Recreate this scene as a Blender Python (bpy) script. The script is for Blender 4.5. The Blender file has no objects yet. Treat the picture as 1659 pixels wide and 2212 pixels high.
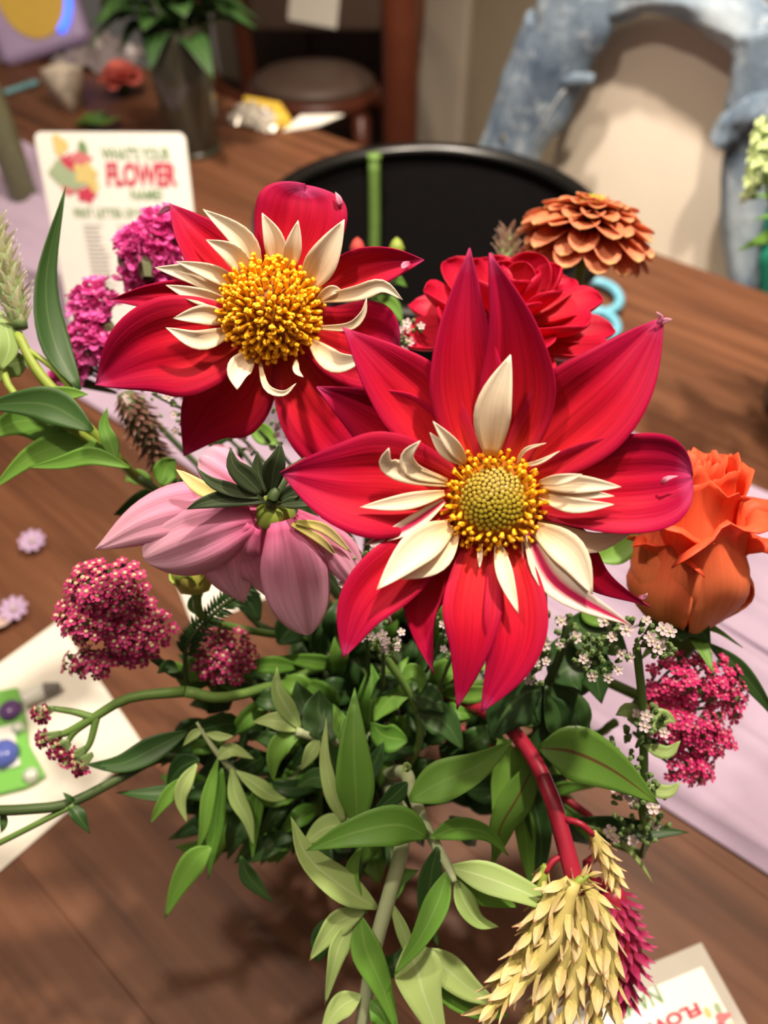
import bpy, bmesh, math, random
from mathutils import Vector, Matrix, Quaternion
random.seed(7)
rng = random.Random(11)
scene = bpy.context.scene
col = scene.collection

# ------------------------------------------------------------------ camera
FPX, IW, IH = 1700.0, 1659, 2212
PITCH = math.radians(47)
CAM = Vector((0, 0, 1.30))
FW = Vector((0, math.cos(PITCH), -math.sin(PITCH)))
UP = Vector((0, math.sin(PITCH), math.cos(PITCH)))
RT = Vector((1, 0, 0))
cd = bpy.data.cameras.new('camera')
cam = bpy.data.objects.new('camera', cd)
col.objects.link(cam)
cam.location = CAM
cam.rotation_euler = (math.pi / 2 - PITCH, 0, 0)
cd.sensor_fit = 'VERTICAL'
cd.sensor_height = 24.0
cd.lens = 24.0 * FPX / IH
cd.clip_start = 0.02
cd.dof.use_dof = True
cd.dof.focus_distance = 0.285
cd.dof.aperture_fstop = 4.4
scene.camera = cam

# ------------------------------------------------------------------ light, exposure
scene.view_settings.view_transform = 'Standard'
scene.view_settings.look = 'None'
scene.view_settings.exposure = 0.0
scene.view_settings.gamma = 1.0
scene.view_settings.use_curve_mapping = False
w = bpy.data.worlds.new('World')
scene.world = w
w.use_nodes = True
w.node_tree.nodes['Background'].inputs[0].default_value = (1.0, 0.86, 0.74, 1)
w.node_tree.nodes['Background'].inputs[1].default_value = 0.095


def lamp(name, loc, power, rad, colr):
    l = bpy.data.lights.new(name, 'POINT')
    l.energy = power
    l.shadow_soft_size = rad
    l.color = colr
    o = bpy.data.objects.new(name, l)
    o.location = loc
    col.objects.link(o)


lamp('ceiling_bulb', (0.28, 0.47, 2.10), 82, 0.03, (1.0, 0.86, 0.70))
lamp('ceiling_bulb', (-0.42, 0.27, 2.10), 30, 0.03, (1.0, 0.86, 0.70))
spl = bpy.data.lights.new('chair_fill_spot', 'SPOT')  # unseen fill spot, added to brighten the chairs beyond the table
spl.energy = 190
spl.spot_size = math.radians(62)
spl.spot_blend = 0.7
spl.shadow_soft_size = 0.05
spl.color = (1.0, 0.88, 0.75)
spo = bpy.data.objects.new('chair_fill_spot', spl)
spo.location = (-0.15, 0.70, 2.6)
spo.rotation_euler = (Vector((0.45, 1.45, 0.85)) - spo.location).to_track_quat('-Z', 'Y').to_euler()
col.objects.link(spo)


# ------------------------------------------------------------------ point helpers
def P(x, y, d):
    return CAM + d * (FW + (x - 829.5) / FPX * RT - (y - 1106) / FPX * UP)


def ray(x, y):
    return FW + (x - 829.5) / FPX * RT - (y - 1106) / FPX * UP


def G(x, y, z=0.75):
    r = ray(x, y)
    return CAM + r * ((z - CAM.z) / r.z)


EN = Vector((0.651, 0.759, 0))      # across the table
EE = Vector((0.759, -0.651, 0))     # along the table


def PN(x, y, c):
    r = ray(x, y)
    return CAM + r * ((c - CAM.dot(EN)) / r.dot(EN))


TABLE = 0.75


def en(s, n, z):
    return EE * s + EN * n + Vector((0, 0, z))


# ------------------------------------------------------------------ object helpers
def tag(o, label, cat, group=None):
    o['label'] = label
    o['category'] = cat
    if group:
        o['group'] = group
    return o


def empty(name, loc, label, cat, group=None):
    o = bpy.data.objects.new(name, None)
    o.empty_display_size = 0.01
    o.location = loc
    col.objects.link(o)
    return tag(o, label, cat, group)


def rootloc(o):
    v = Vector((0, 0, 0))
    while o is not None:
        v = v + o.location
        o = o.parent
    return v


def mesh_obj(name, verts, faces, m, parent=None, uvs=None, smooth=True, mats=None, fm=None):
    """verts in world space; stored relative to the parent's origin"""
    off = rootloc(parent) if parent else Vector((0, 0, 0))
    me = bpy.data.meshes.new(name)
    loc = Vector((0, 0, 0))
    if parent is None:
        loc = sum((Vector(v) for v in verts), Vector()) / len(verts)
        loc.z = min(v[2] for v in verts)
        off = loc
    me.from_pydata([tuple(Vector(v) - off) for v in verts], [], faces)
    if uvs:
        uvl = me.uv_layers.new(name='UVMap')
        for lp in me.loops:
            uvl.data[lp.index].uv = uvs[lp.vertex_index]
    if smooth:
        me.polygons.foreach_set('use_smooth', [True] * len(me.polygons))
    if mats:
        for q in mats:
            me.materials.append(q)
        me.polygons.foreach_set('material_index', fm)
    else:
        me.materials.append(m)
    me.update()
    o = bpy.data.objects.new(name, me)
    o.location = loc
    col.objects.link(o)
    if parent:
        o.parent = parent
    return o


def inst(name, me, parent, mtx):
    o = bpy.data.objects.new(name, me)
    col.objects.link(o)
    o.parent = parent
    off = rootloc(parent)
    mm = mtx.copy()
    mm.translation = mtx.translation - off
    o.matrix_basis = mm
    return o


def frame(loc, zdir, scale=1.0, roll=0.0):
    z = zdir.normalized()
    q = z.to_track_quat('Z', 'Y')
    m = q.to_matrix().to_4x4() @ Matrix.Rotation(roll, 4, 'Z')
    if not isinstance(scale, (tuple, list)):
        scale = (scale,) * 3
    m = m @ Matrix.Diagonal((scale[0], scale[1], scale[2], 1))
    m.translation = loc
    return m


def solid(o, t, off=0.0):
    md = o.modifiers.new('thick', 'SOLIDIFY')
    md.thickness = t
    md.offset = off
    return o


def bevel(o, wd, seg=2):
    md = o.modifiers.new('bevel', 'BEVEL')
    md.width = wd
    md.segments = seg
    md.limit_method = 'ANGLE'
    return o


def crom(pts, n):
    """Catmull-Rom resample to n+1 points"""
    pts = [Vector(p) for p in pts]
    if len(pts) == 2:
        return [pts[0].lerp(pts[1], i / n) for i in range(n + 1)]
    ext = [2 * pts[0] - pts[1]] + pts + [2 * pts[-1] - pts[-2]]
    k = len(pts) - 1
    out = []
    for i in range(n + 1):
        s = i / n * k
        j = min(int(s), k - 1)
        t = s - j
        a, b, c, d = ext[j], ext[j + 1], ext[j + 2], ext[j + 3]
        out.append(0.5 * ((2 * b) + (c - a) * t + (2 * a - 5 * b + 4 * c - d) * t * t + (3 * b - a - 3 * c + d) * t ** 3))
    return out


def lin(vals, t):
    k = len(vals) - 1
    s = t * k
    j = min(int(s), k - 1)
    return vals[j] + (vals[j + 1] - vals[j]) * (s - j)


SHAPES = {           # base width, position of the widest point, tip power, tip root
    'petal': (0.42, 0.50, 1.9, 0.85),
    'broad': (0.40, 0.58, 2.6, 0.6),
    'round': (0.38, 0.62, 2.6, 0.5),
    'lance': (0.10, 0.42, 1.35, 1.0),
    'leaf': (0.12, 0.38, 1.5, 1.0),
    'strap': (0.5, 0.5, 2.4, 0.9),
    'tail': (0.45, 0.34, 1.0, 1.15),
    'taper': (0.52, 0.42, 1.35, 1.0),
    'ovate': (0.42, 0.45, 1.8, 1.0),
    'collar': (0.34, 0.45, 1.6, 1.0),
}


def blade(name, pts, width, m, parent, n=None, shape='petal', cup=0.25, rib=0.0, ribs=3, wave=0.0,
          roll=(0.0, 0.0), nu=14, nv=8, thick=0.0004, tear=0.0):
    """a petal or leaf: a curved, ribbed, cupped sheet along a midline of world points"""
    b, tm, p, q = SHAPES[shape]
    blunt = shape in ('round', 'broad')
    ts = [1 - (1 - i / nu) ** 1.7 if blunt else i / nu for i in range(nu + 1)]
    fine = crom(pts, 80)
    mid = [fine[int(t * 80)].lerp(fine[min(80, int(t * 80) + 1)], t * 80 - int(t * 80)) for t in ts]
    if n is None:
        n = (CAM - mid[nu // 2]).normalized()
    verts, uvs, faces = [], [], []
    ph = rng.random() * 6.28
    for i in range(nu + 1):
        t = ts[i]
        T = (mid[min(i + 1, nu)] - mid[max(i - 1, 0)]).normalized()
        S = T.cross(n)
        if S.length < 1e-6:
            S = T.orthogonal()
        S.normalize()
        ang = roll[0] + (roll[1] - roll[0]) * t
        if ang:
            S = Quaternion(T, ang) @ S
        N = S.cross(T).normalized()
        if N.dot(n) < 0 and abs(ang) < 1.2:
            N = -N
        if t < tm:
            wv = b + (1 - b) * math.sin(t / tm * math.pi / 2)
        else:
            u = (t - tm) / (1 - tm)
            wv = max(0.0, 1 - u ** p) ** q
        hw = max(width * 0.5 * wv, width * 0.004)
        for j in range(nv + 1):
            v = -1 + 2 * j / nv
            hh = cup * hw * (v * v - 0.35)
            hh += rib * hw * math.cos(v * math.pi * ribs) * (1 - t * 0.4)
            hh += wave * width * math.sin(t * 9 + ph + v * 1.3) * abs(v)
            pos = mid[i] + S * (hw * v) + N * hh
            if tear:
                pos -= T * (tear * width * (1 - abs(v)) * max(0, t - 0.8) * 5)
            verts.append(pos)
            uvs.append((j / nv, t))
    for i in range(nu):
        for j in range(nv):
            a = i * (nv + 1) + j
            faces.append((a, a + 1, a + nv + 2, a + nv + 1))
    o = mesh_obj(name, verts, faces, m, parent, uvs)
    if thick:
        solid(o, thick)
    return o


def tube(name, pts, r, m, parent=None, n=12, seg=8, flat=1.0, nrm=None, close=True, wob=0.0):
    mid = crom(pts, n)
    if not isinstance(r, (list, tuple)):
        r = [r, r]
    verts, faces, uvs = [], [], []
    ref = nrm or Vector((0.31, 0.22, 0.92))
    for i in range(n + 1):
        T = (mid[min(i + 1, n)] - mid[max(i - 1, 0)]).normalized()
        S = T.cross(ref)
        if S.length < 1e-4:
            S = T.orthogonal()
        S.normalize()
        N = S.cross(T)
        rr = lin(r, i / n)
        for j in range(seg):
            a = 2 * math.pi * j / seg
            k = 1 + wob * math.sin(a * 3 + i * 1.7) * math.cos(i * 0.9 + a)
            verts.append(mid[i] + S * (rr * k * math.cos(a)) + N * (rr * flat * k * math.sin(a)))
            uvs.append((j / seg, i / n))
    for i in range(n):
        for j in range(seg):
            a = i * seg + j
            b = i * seg + (j + 1) % seg
            faces.append((a, b, b + seg, a + seg))
    if close:
        faces.append(tuple(range(seg - 1, -1, -1)))
        faces.append(tuple(range(n * seg, (n + 1) * seg)))
    return mesh_obj(name, verts, faces, m, parent, uvs)


def lathe(name, prof, center, m, parent=None, seg=40, sx=1.0, sy=1.0, rot=0.0, axis=None, cap=True):
    verts, faces = [], []
    mx = None
    if axis is not None:
        mx = axis.normalized().to_track_quat('Z', 'Y').to_matrix()
    for (r, z) in prof:
        for j in range(seg):
            a = 2 * math.pi * j / seg + rot
            v = Vector((r * sx * math.cos(a), r * sy * math.sin(a), z))
            if mx:
                v = mx @ v
            verts.append(Vector(center) + v)
    k = len(prof)
    for i in range(k - 1):
        for j in range(seg):
            a = i * seg + j
            b = i * seg + (j + 1) % seg
            faces.append((a, b, b + seg, a + seg))
    if cap and prof[0][0] > 1e-6:
        faces.append(tuple(range(seg - 1, -1, -1)))
    if cap and prof[-1][0] > 1e-6:
        faces.append(tuple(range((k - 1) * seg, k * seg)))
    return mesh_obj(name, verts, faces, m, parent)


def slab(name, corners, up, t, m, parent=None, smooth=False):
    """extruded polygon: corners in order, thickness t along up"""
    k = len(corners)
    up = Vector(up).normalized() * t
    verts = [Vector(c) for c in corners] + [Vector(c) + up for c in corners]
    faces = [tuple(range(k - 1, -1, -1)), tuple(range(k, 2 * k))]
    for i in range(k):
        j = (i + 1) % k
        faces.append((i, j, j + k, i + k))
    return mesh_obj(name, verts, faces, m, parent, smooth=smooth)


def box(name, c, ax, ay, az, m, parent=None):
    c, ax, ay, az = Vector(c), Vector(ax), Vector(ay), Vector(az)
    return slab(name, [c - ax - ay - az, c + ax - ay - az, c + ax + ay - az, c - ax + ay - az], az, az.length * 2, m, parent)


# ------------------------------------------------------------------ materials
def srgb(r, g, b):
    def f(c):
        c /= 255
        return c / 12.92 if c <= 0.04045 else ((c + 0.055) / 1.055) ** 2.4
    return (f(r), f(g), f(b), 1)


def base_mat(name, colr=(0.5, 0.5, 0.5, 1), rough=0.5, spec=0.4, **kw):
    m = bpy.data.materials.new(name)
    m.use_nodes = True
    b = m.node_tree.nodes['Principled BSDF']
    b.inputs['Base Color'].default_value = colr
    b.inputs['Roughness'].default_value = rough
    b.inputs['Specular IOR Level'].default_value = spec
    for k, v in kw.items():
        b.inputs[k].default_value = v
    return m


def N_(m, t, **kw):
    n = m.node_tree.nodes.new(t)
    for k, v in kw.items():
        setattr(n, k, v)
    return n


def L_(m, a, b):
    m.node_tree.links.new(a, b)


def ramp(m, stops, src):
    r = N_(m, 'ShaderNodeValToRGB')
    el = r.color_ramp.elements
    while len(el) < len(stops):
        el.new(0.5)
    for e, (p, c) in zip(el, stops):
        e.position = p
        e.color = c
    L_(m, src, r.inputs[0])
    return r.outputs[0]


def mixc(m, fac, a, b, mode='MIX'):
    n = N_(m, 'ShaderNodeMix', data_type='RGBA', blend_type=mode)
    for s, v in ((n.inputs[0], fac), (n.inputs[6], a), (n.inputs[7], b)):
        if hasattr(v, 'is_linked') or hasattr(v, 'links'):
            L_(m, v, s)
        else:
            s.default_value = v
    return n.outputs[2]


def math_(m, op, a, b=0.0):
    n = N_(m, 'ShaderNodeMath', operation=op)
    for s, v in ((n.inputs[0], a), (n.inputs[1], b)):
        if hasattr(v, 'links'):
            L_(m, v, s)
        else:
            s.default_value = v
    return n.outputs[0]


def noise(m, scale, detail=2.0, vec=None, sc=None, rough=0.5):
    n = N_(m, 'ShaderNodeTexNoise')
    n.inputs['Scale'].default_value = scale
    n.inputs['Detail'].default_value = detail
    n.inputs['Roughness'].default_value = rough
    if vec is not None:
        if sc:
            mp = N_(m, 'ShaderNodeMapping')
            mp.inputs['Scale'].default_value = sc
            L_(m, vec, mp.inputs[0])
            vec = mp.outputs[0]
        L_(m, vec, n.inputs['Vector'])
    return n.outputs['Fac']


def bump(m, h, strength, dist):
    b = N_(m, 'ShaderNodeBump')
    b.inputs['Strength'].default_value = strength
    b.inputs['Distance'].default_value = dist
    L_(m, h, b.inputs['Height'])
    L_(m, b.outputs[0], m.node_tree.nodes['Principled BSDF'].inputs['Normal'])


def translucent(m, colsock, fac):
    t = N_(m, 'ShaderNodeBsdfTranslucent')
    if hasattr(colsock, 'links'):
        L_(m, colsock, t.inputs[0])
    else:
        t.inputs[0].default_value = colsock
    mx = N_(m, 'ShaderNodeMixShader')
    mx.inputs[0].default_value = fac
    out = m.node_tree.nodes['Material Output']
    L_(m, m.node_tree.nodes['Principled BSDF'].outputs[0], mx.inputs[1])
    L_(m, t.outputs[0], mx.inputs[2])
    L_(m, mx.outputs[0], out.inputs[0])


def petal_mat(name, stops, edge=None, edge_fac=0.5, streak=0.35, rough=0.5, trans=0.25, mid=None, spec=0.25):
    m = base_mat(name, rough=rough, spec=spec)
    tc = N_(m, 'ShaderNodeTexCoord')
    sp = N_(m, 'ShaderNodeSeparateXYZ')
    L_(m, tc.outputs['UV'], sp.inputs[0])
    c = ramp(m, stops, sp.outputs[1])
    au = math_(m, 'ABSOLUTE', math_(m, 'SUBTRACT', sp.outputs[0], 0.5))
    if edge:
        e = ramp(m, [(0.25, (0, 0, 0, 1)), (0.5, (edge_fac,) * 3 + (1,))], au)
        c = mixc(m, e, c, edge)
    if mid:
        e = ramp(m, [(0.1, (1, 1, 1, 1)), (0.3, (0, 0, 0, 1))], au)
        c = mixc(m, e, c, mid)
    oi = N_(m, 'ShaderNodeObjectInfo')
    va = N_(m, 'ShaderNodeVectorMath', operation='ADD')
    L_(m, tc.outputs['UV'], va.inputs[0])
    L_(m, oi.outputs['Random'], va.inputs[1])
    nz = noise(m, 1.0, 3, va.outputs[0], (26, 1.4, 1))
    k = 1 - streak
    dk = ramp(m, [(0.3, (k, k, k, 1)), (0.65, (1.0, 1.0, 1.0, 1))], nz)
    c = mixc(m, 1.0, c, dk, 'MULTIPLY')
    b = m.node_tree.nodes['Principled BSDF']
    L_(m, c, b.inputs['Base Color'])
    bump(m, nz, 0.35, 0.0006)
    if trans:
        translucent(m, c, trans)
    return m


RED = petal_mat('red_petal', [(0.0, srgb(222, 72, 44)), (0.22, srgb(212, 32, 44)), (0.6, srgb(200, 13, 50)), (0.9, srgb(178, 12, 66)), (1.0, srgb(196, 66, 124))],
                edge=srgb(170, 12, 74), edge_fac=0.55, streak=0.28, spec=0.12, rough=0.6, trans=0.16)
RED2 = petal_mat('scarlet_petal', [(0.0, srgb(230, 100, 60)), (0.2, srgb(222, 44, 60)), (1.0, srgb(212, 18, 66))], streak=0.18, trans=0.3)
CREAM = petal_mat('cream_petal', [(0.0, srgb(232, 190, 130)), (0.3, srgb(250, 228, 196)), (1.0, srgb(255, 246, 226))], streak=0.16, trans=0.2)
STRIPE = petal_mat('striped_petal', [(0.0, srgb(240, 215, 180)), (0.4, srgb(252, 240, 222)), (1.0, srgb(248, 226, 222))], streak=0.15, mid=srgb(200, 30, 90), trans=0.2)
PINK = petal_mat('pink_petal', [(0.0, srgb(236, 110, 165)), (0.3, srgb(246, 160, 200)), (0.75, srgb(252, 196, 222)), (1.0, srgb(252, 206, 226))], streak=0.2, trans=0.38)
PALEY = petal_mat('pale_yellow_petal', [(0.0, srgb(196, 190, 90)), (0.4, srgb(232, 220, 140)), (1.0, srgb(240, 226, 170))], streak=0.15)
ORANGE = petal_mat('orange_petal', [(0.0, srgb(255, 178, 110)), (0.5, srgb(255, 140, 92)), (1.0, srgb(254, 104, 66))], streak=0.12, trans=0.35)
CORAL = petal_mat('coral_petal', [(0.0, srgb(190, 96, 56)), (0.6, srgb(232, 138, 94)), (0.92, srgb(242, 158, 120)), (1.0, srgb(252, 206, 140))], streak=0.3, trans=0.3)


def leaf_mat(name, c1, c2, rib, rough=0.5, trans=0.25, veins=0.07):
    m = base_mat(name, rough=rough, spec=0.35)
    tc = N_(m, 'ShaderNodeTexCoord')
    sp = N_(m, 'ShaderNodeSeparateXYZ')
    L_(m, tc.outputs['UV'], sp.inputs[0])
    oi = N_(m, 'ShaderNodeObjectInfo')
    c = mixc(m, oi.outputs['Random'], c1, c2)
    nz = noise(m, 30, 3, tc.outputs['Object'])
    c = mixc(m, math_(m, 'MULTIPLY', nz, 0.45), c, c2)
    au = math_(m, 'ABSOLUTE', math_(m, 'SUBTRACT', sp.outputs[0], 0.5))
    # herringbone side veins
    h = math_(m, 'SINE', math_(m, 'MULTIPLY', math_(m, 'SUBTRACT', math_(m, 'MULTIPLY', sp.outputs[1], 1.6), au), 50.0))
    hv = ramp(m, [(0.86, (0, 0, 0, 1)), (1.0, (veins,) * 3 + (1,))], h)
    c = mixc(m, hv, c, rib)
    e = ramp(m, [(0.015, (0.8, 0.8, 0.8, 1)), (0.05, (0, 0, 0, 1))], au)
    c = mixc(m, e, c, rib)
    b = m.node_tree.nodes['Principled BSDF']
    L_(m, c, b.inputs['Base Color'])
    bump(m, nz, 0.2, 0.0006)
    if trans:
        translucent(m, c, trans)
    return m


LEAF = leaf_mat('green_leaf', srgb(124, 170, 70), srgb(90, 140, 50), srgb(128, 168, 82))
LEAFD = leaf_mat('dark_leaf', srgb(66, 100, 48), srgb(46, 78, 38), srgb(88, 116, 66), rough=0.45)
LEAFP = leaf_mat('pale_leaf', srgb(178, 200, 126), srgb(150, 180, 104), srgb(190, 208, 150), veins=0.05)
LEAFR = leaf_mat('red_veined_leaf', srgb(104, 146, 58), srgb(88, 128, 50), srgb(96, 28, 34), rough=0.3)
LEAFS = leaf_mat('sepal_green', srgb(74, 88, 58), srgb(58, 74, 48), srgb(100, 112, 80), rough=0.5, veins=0.1)


def plain(name, c, rough=0.5, spec=0.35, var=None, vs=60, trans=0, bmp=0, **kw):
    m = base_mat(name, c, rough, spec, **kw)
    tc = N_(m, 'ShaderNodeTexCoord')
    nz = noise(m, vs, 3, tc.outputs['Object'])
    cc = mixc(m, nz, c, var if var else tuple(min(1, x * 0.8) for x in c[:3]) + (1,))
    L_(m, cc, m.node_tree.nodes['Principled BSDF'].inputs['Base Color'])
    if bmp:
        bump(m, nz, bmp, 0.002)
    if trans:
        translucent(m, cc, trans)
    return m


STEM = plain('green_stem', srgb(110, 140, 70), var=srgb(84, 116, 52))
STEMG = plain('grey_green_stem', srgb(176, 184, 150), var=srgb(146, 160, 116), rough=0.7)
STEMD = plain('dark_stem', srgb(72, 92, 50), var=srgb(52, 70, 38))
STEMR = plain('crimson_stem', srgb(176, 40, 66), var=srgb(136, 26, 46), rough=0.4)
STEMY = plain('yellow_green_stem', srgb(150, 168, 70), var=srgb(120, 140, 56))
YELLOW = plain('yellow_floret', srgb(255, 200, 38), var=srgb(242, 170, 18), rough=0.5, vs=400)
GOLD = plain('golden_disc', srgb(170, 108, 12), var=srgb(130, 76, 8), rough=0.6, vs=300)
OLIVE = plain('olive_knob', srgb(182, 160, 44), var=srgb(140, 128, 36), rough=0.4, vs=500)
MAG = plain('magenta_floret', srgb(206, 62, 128), var=srgb(164, 36, 92), vs=300, trans=0.2)
MAGC = plain('pale_floret_centre', srgb(228, 208, 178), var=srgb(190, 160, 120), vs=300)
HOTPINK = plain('hot_pink_floret', srgb(228, 62, 136), var=srgb(196, 36, 100), vs=300, trans=0.2)
STAT = plain('orchid_pink_floret', srgb(244, 116, 196), var=srgb(220, 84, 168), vs=200, trans=0.25)
WHITE = plain('white_floret', srgb(228, 210, 214), var=srgb(200, 182, 192), vs=200, trans=0.2)
CALYX = plain('grey_green_calyx', srgb(122, 146, 92), var=srgb(88, 116, 64), rough=0.7)
CALYXD = plain('dull_green_calyx', srgb(104, 108, 74), var=srgb(80, 84, 56), rough=0.7)
BRACT = petal_mat('straw_bract', [(0.0, srgb(196, 188, 100)), (0.4, srgb(236, 212, 144)), (0.85, srgb(246, 224, 176)), (1.0, srgb(230, 140, 100))], streak=0.3, trans=0.15)
BRACTR = petal_mat('crimson_bract', [(0.0, srgb(150, 24, 70)), (0.6, srgb(176, 34, 92)), (1.0, srgb(226, 90, 150))], streak=0.2)
BRACTG = petal_mat('sage_bract', [(0.0, srgb(176, 180, 120)), (0.5, srgb(220, 220, 176)), (1.0, srgb(242, 238, 220))], streak=0.2)
PLUME = petal_mat('dusky_bract', [(0.0, srgb(96, 66, 50)), (0.6, srgb(136, 96, 84)), (1.0, srgb(186, 156, 146))], streak=0.3)

# ================================================================== SETTING
def wood_mat():
    m = base_mat('walnut_wood', rough=0.52, spec=0.25)
    tc = N_(m, 'ShaderNodeTexCoord')
    oi = N_(m, 'ShaderNodeObjectInfo')
    va = N_(m, 'ShaderNodeVectorMath', operation='ADD')
    L_(m, tc.outputs['Object'], va.inputs[0])
    L_(m, oi.outputs['Random'], va.inputs[1])
    g1 = noise(m, 1.0, 5, va.outputs[0], (3, 60, 20), 0.6)
    g2 = noise(m, 1.0, 3, va.outputs[0], (1.2, 9, 5))
    c = ramp(m, [(0.3, srgb(80, 50, 34)), (0.5, srgb(108, 70, 48)), (0.72, srgb(126, 86, 62))], g1)
    c2 = ramp(m, [(0.3, (0.72, 0.70, 0.68, 1)), (0.7, (1.08, 1.04, 1.0, 1))], g2)
    c = mixc(m, 1.0, c, c2, 'MULTIPLY')
    tone = ramp(m, [(0, (0.85, 0.84, 0.84, 1)), (1, (1.08, 1.06, 1.05, 1))], oi.outputs['Random'])
    c = mixc(m, 1.0, c, tone, 'MULTIPLY')
    L_(m, c, m.node_tree.nodes['Principled BSDF'].inputs['Base Color'])
    bump(m, g1, 0.15, 0.001)
    return m


WOOD = wood_mat()
S0, S1, N0, N1 = -1.75, 0.75, -0.22, 1.004
tbl = empty('dining_table', en((S0 + S1) / 2, (N0 + N1) / 2, 0), 'large dark walnut dining table made of long planks, under everything', 'table')
NP = 12
pw = (N1 - N0) / NP
pm = None
tz = math.atan2(EE.y, EE.x)
for k in range(NP):
    c = en((S0 + S1) / 2, N0 + pw * (k + 0.5), TABLE - 0.016)
    if pm is None:
        L, W_, H = (S1 - S0) / 2, pw / 2 - 0.00005, 0.016
        bm = bmesh.new()
        bmesh.ops.create_cube(bm, size=2)
        for v in bm.verts:
            v.co = Vector((v.co.x * L, v.co.y * W_, v.co.z * H))
        bmesh.ops.bevel(bm, geom=bm.edges[:], offset=0.0003, segments=1, affect='EDGES')
        pm = bpy.data.meshes.new('plank')
        bm.to_mesh(pm)
        bm.free()
        pm.materials.append(WOOD)
    mt = Matrix.Rotation(tz, 4, 'Z')
    mt.translation = c
    inst('plank', pm, tbl, mt)
for s in (S0 + 0.12, S1 - 0.12):
    for n_ in (N0 + 0.12, N1 - 0.12):
        tube('leg', [en(s, n_, 0.0), en(s, n_, 0.72)], [0.028, 0.04], WOOD, tbl, n=3, seg=10)
box('apron', en((S0 + S1) / 2, N1 - 0.09, 0.675), EE * (L - 0.1), EN * 0.012, (0, 0, 0.045), WOOD, tbl)
box('apron', en((S0 + S1) / 2, N0 + 0.09, 0.675), EE * (L - 0.1), EN * 0.012, (0, 0, 0.045), WOOD, tbl)

FLOOR = plain('dark_floor', srgb(70, 50, 40), var=srgb(54, 38, 30), vs=6, rough=0.5)
WALL = plain('taupe_wall', srgb(150, 136, 116), var=srgb(142, 128, 108), vs=20, rough=0.9)
TRIM = plain('cream_trim', srgb(190, 176, 160), var=srgb(182, 168, 152), vs=9, rough=0.6)


def struct(o):
    o['kind'] = 'structure'
    return o


struct(slab('floor', [en(-3.2, -1.6, -0.02), en(2.2, -1.6, -0.02), en(2.2, 2.62, -0.02), en(-3.2, 2.62, -0.02)], (0, 0, 1), 0.02, FLOOR))
WB = 2.55
struct(slab('wall_back', [en(-3.2, WB, 0), en(2.2, WB, 0), en(2.2, WB, 2.7), en(-3.2, WB, 2.7)], EN, 0.06, WALL))
struct(slab('ceiling', [en(-3.2, -1.6, 2.7), en(2.2, -1.6, 2.7), en(2.2, 2.62, 2.7), en(-3.2, 2.62, 2.7)], (0, 0, 1), 0.05,
            plain('white_ceiling', srgb(220, 214, 204), rough=0.9)))
a_ = PN(898, 100, WB)
b_ = PN(1022, 100, WB)
sa, sb = a_.dot(EE), b_.dot(EE)
t1 = struct(slab('trim_1', [en(sa, WB, 0), en(sb, WB, 0), en(sb, WB, 2.6), en(sa, WB, 2.6)], -EN, 0.05, TRIM))
bevel(t1, 0.012)
# dark doorway leaf to the left of the casing
DOOR = plain('dark_door_wood', srgb(60, 36, 26), var=srgb(44, 26, 20), vs=8, rough=0.45)
d1 = struct(slab('door_1', [en(sa - 0.95, WB, 0.0), en(sa - 0.01, WB, 0.0), en(sa - 0.01, WB, 2.1), en(sa - 0.95, WB, 2.1)], -EN, 0.035, DOOR))
for (u0, u1, z0, z1) in ((0.1, 0.43, 0.2, 0.95), (0.52, 0.85, 0.2, 0.95), (0.1, 0.43, 1.1, 1.95), (0.52, 0.85, 1.1, 1.95)):
    slab('panel', [en(sa - 0.95 + u0, WB - 0.035, z0), en(sa - 0.95 + u1, WB - 0.035, z0), en(sa - 0.95 + u1, WB - 0.035, z1), en(sa - 0.95 + u0, WB - 0.035, z1)],
         -EN, 0.012, DOOR, d1)

# ------------------------------------------------------------------ runner
def cloth_mat(name, c, var, scale=900, bmp=0.3):
    m = base_mat(name, c, 0.9, 0.1)
    tc = N_(m, 'ShaderNodeTexCoord')
    n1 = noise(m, scale, 2, tc.outputs['Object'])
    n2 = noise(m, 12, 3, tc.outputs['Object'])
    cc = mixc(m, n2, c, var)
    L_(m, cc, m.node_tree.nodes['Principled BSDF'].inputs['Base Color'])
    bump(m, n1, bmp, 0.0005)
    return m


LAV = cloth_mat('lavender_gauze', srgb(192, 174, 196), srgb(172, 152, 178))
vs_, fs_ = [], []
NS, NN = 150, 90
r0, r1 = 0.300, 0.645
for i in range(NS + 1):
    s = S0 + 0.05 + (S1 + 0.02 - S0 - 0.05) * i / NS
    for j in range(NN + 1):
        tt = j / NN
        n_ = r0 + (r1 - r0) * tt
        n_ += 0.006 * math.sin(s * 9 + tt * 2) * (1 if tt < 0.5 else -1)
        amp = 0.5 + 0.5 * math.sin(s * 3.1 + 1)
        z = TABLE + 0.0012 + 0.014 * (0.35 + 0.65 * amp) * (0.5 + 0.5 * math.sin(tt * 34 + 1.6 * math.sin(s * 3.0) + s * 2.2)) ** 3
        z += 0.008 * (0.5 + 0.5 * math.sin(tt * 15 - s * 4)) ** 4
        if tt < 0.02 or tt > 0.98:
            z = TABLE + 0.002
        vs_.append(en(s, n_, z))
for i in range(NS):
    for j in range(NN):
        a = i * (NN + 1) + j
        fs_.append((a, a + NN + 1, a + NN + 2, a + 1))
run = mesh_obj('table_runner', vs_, fs_, LAV)
solid(run, 0.0008, 1.0)
tag(run, 'wrinkled lavender gauze runner laid along the wooden table', 'table runner')

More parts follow.
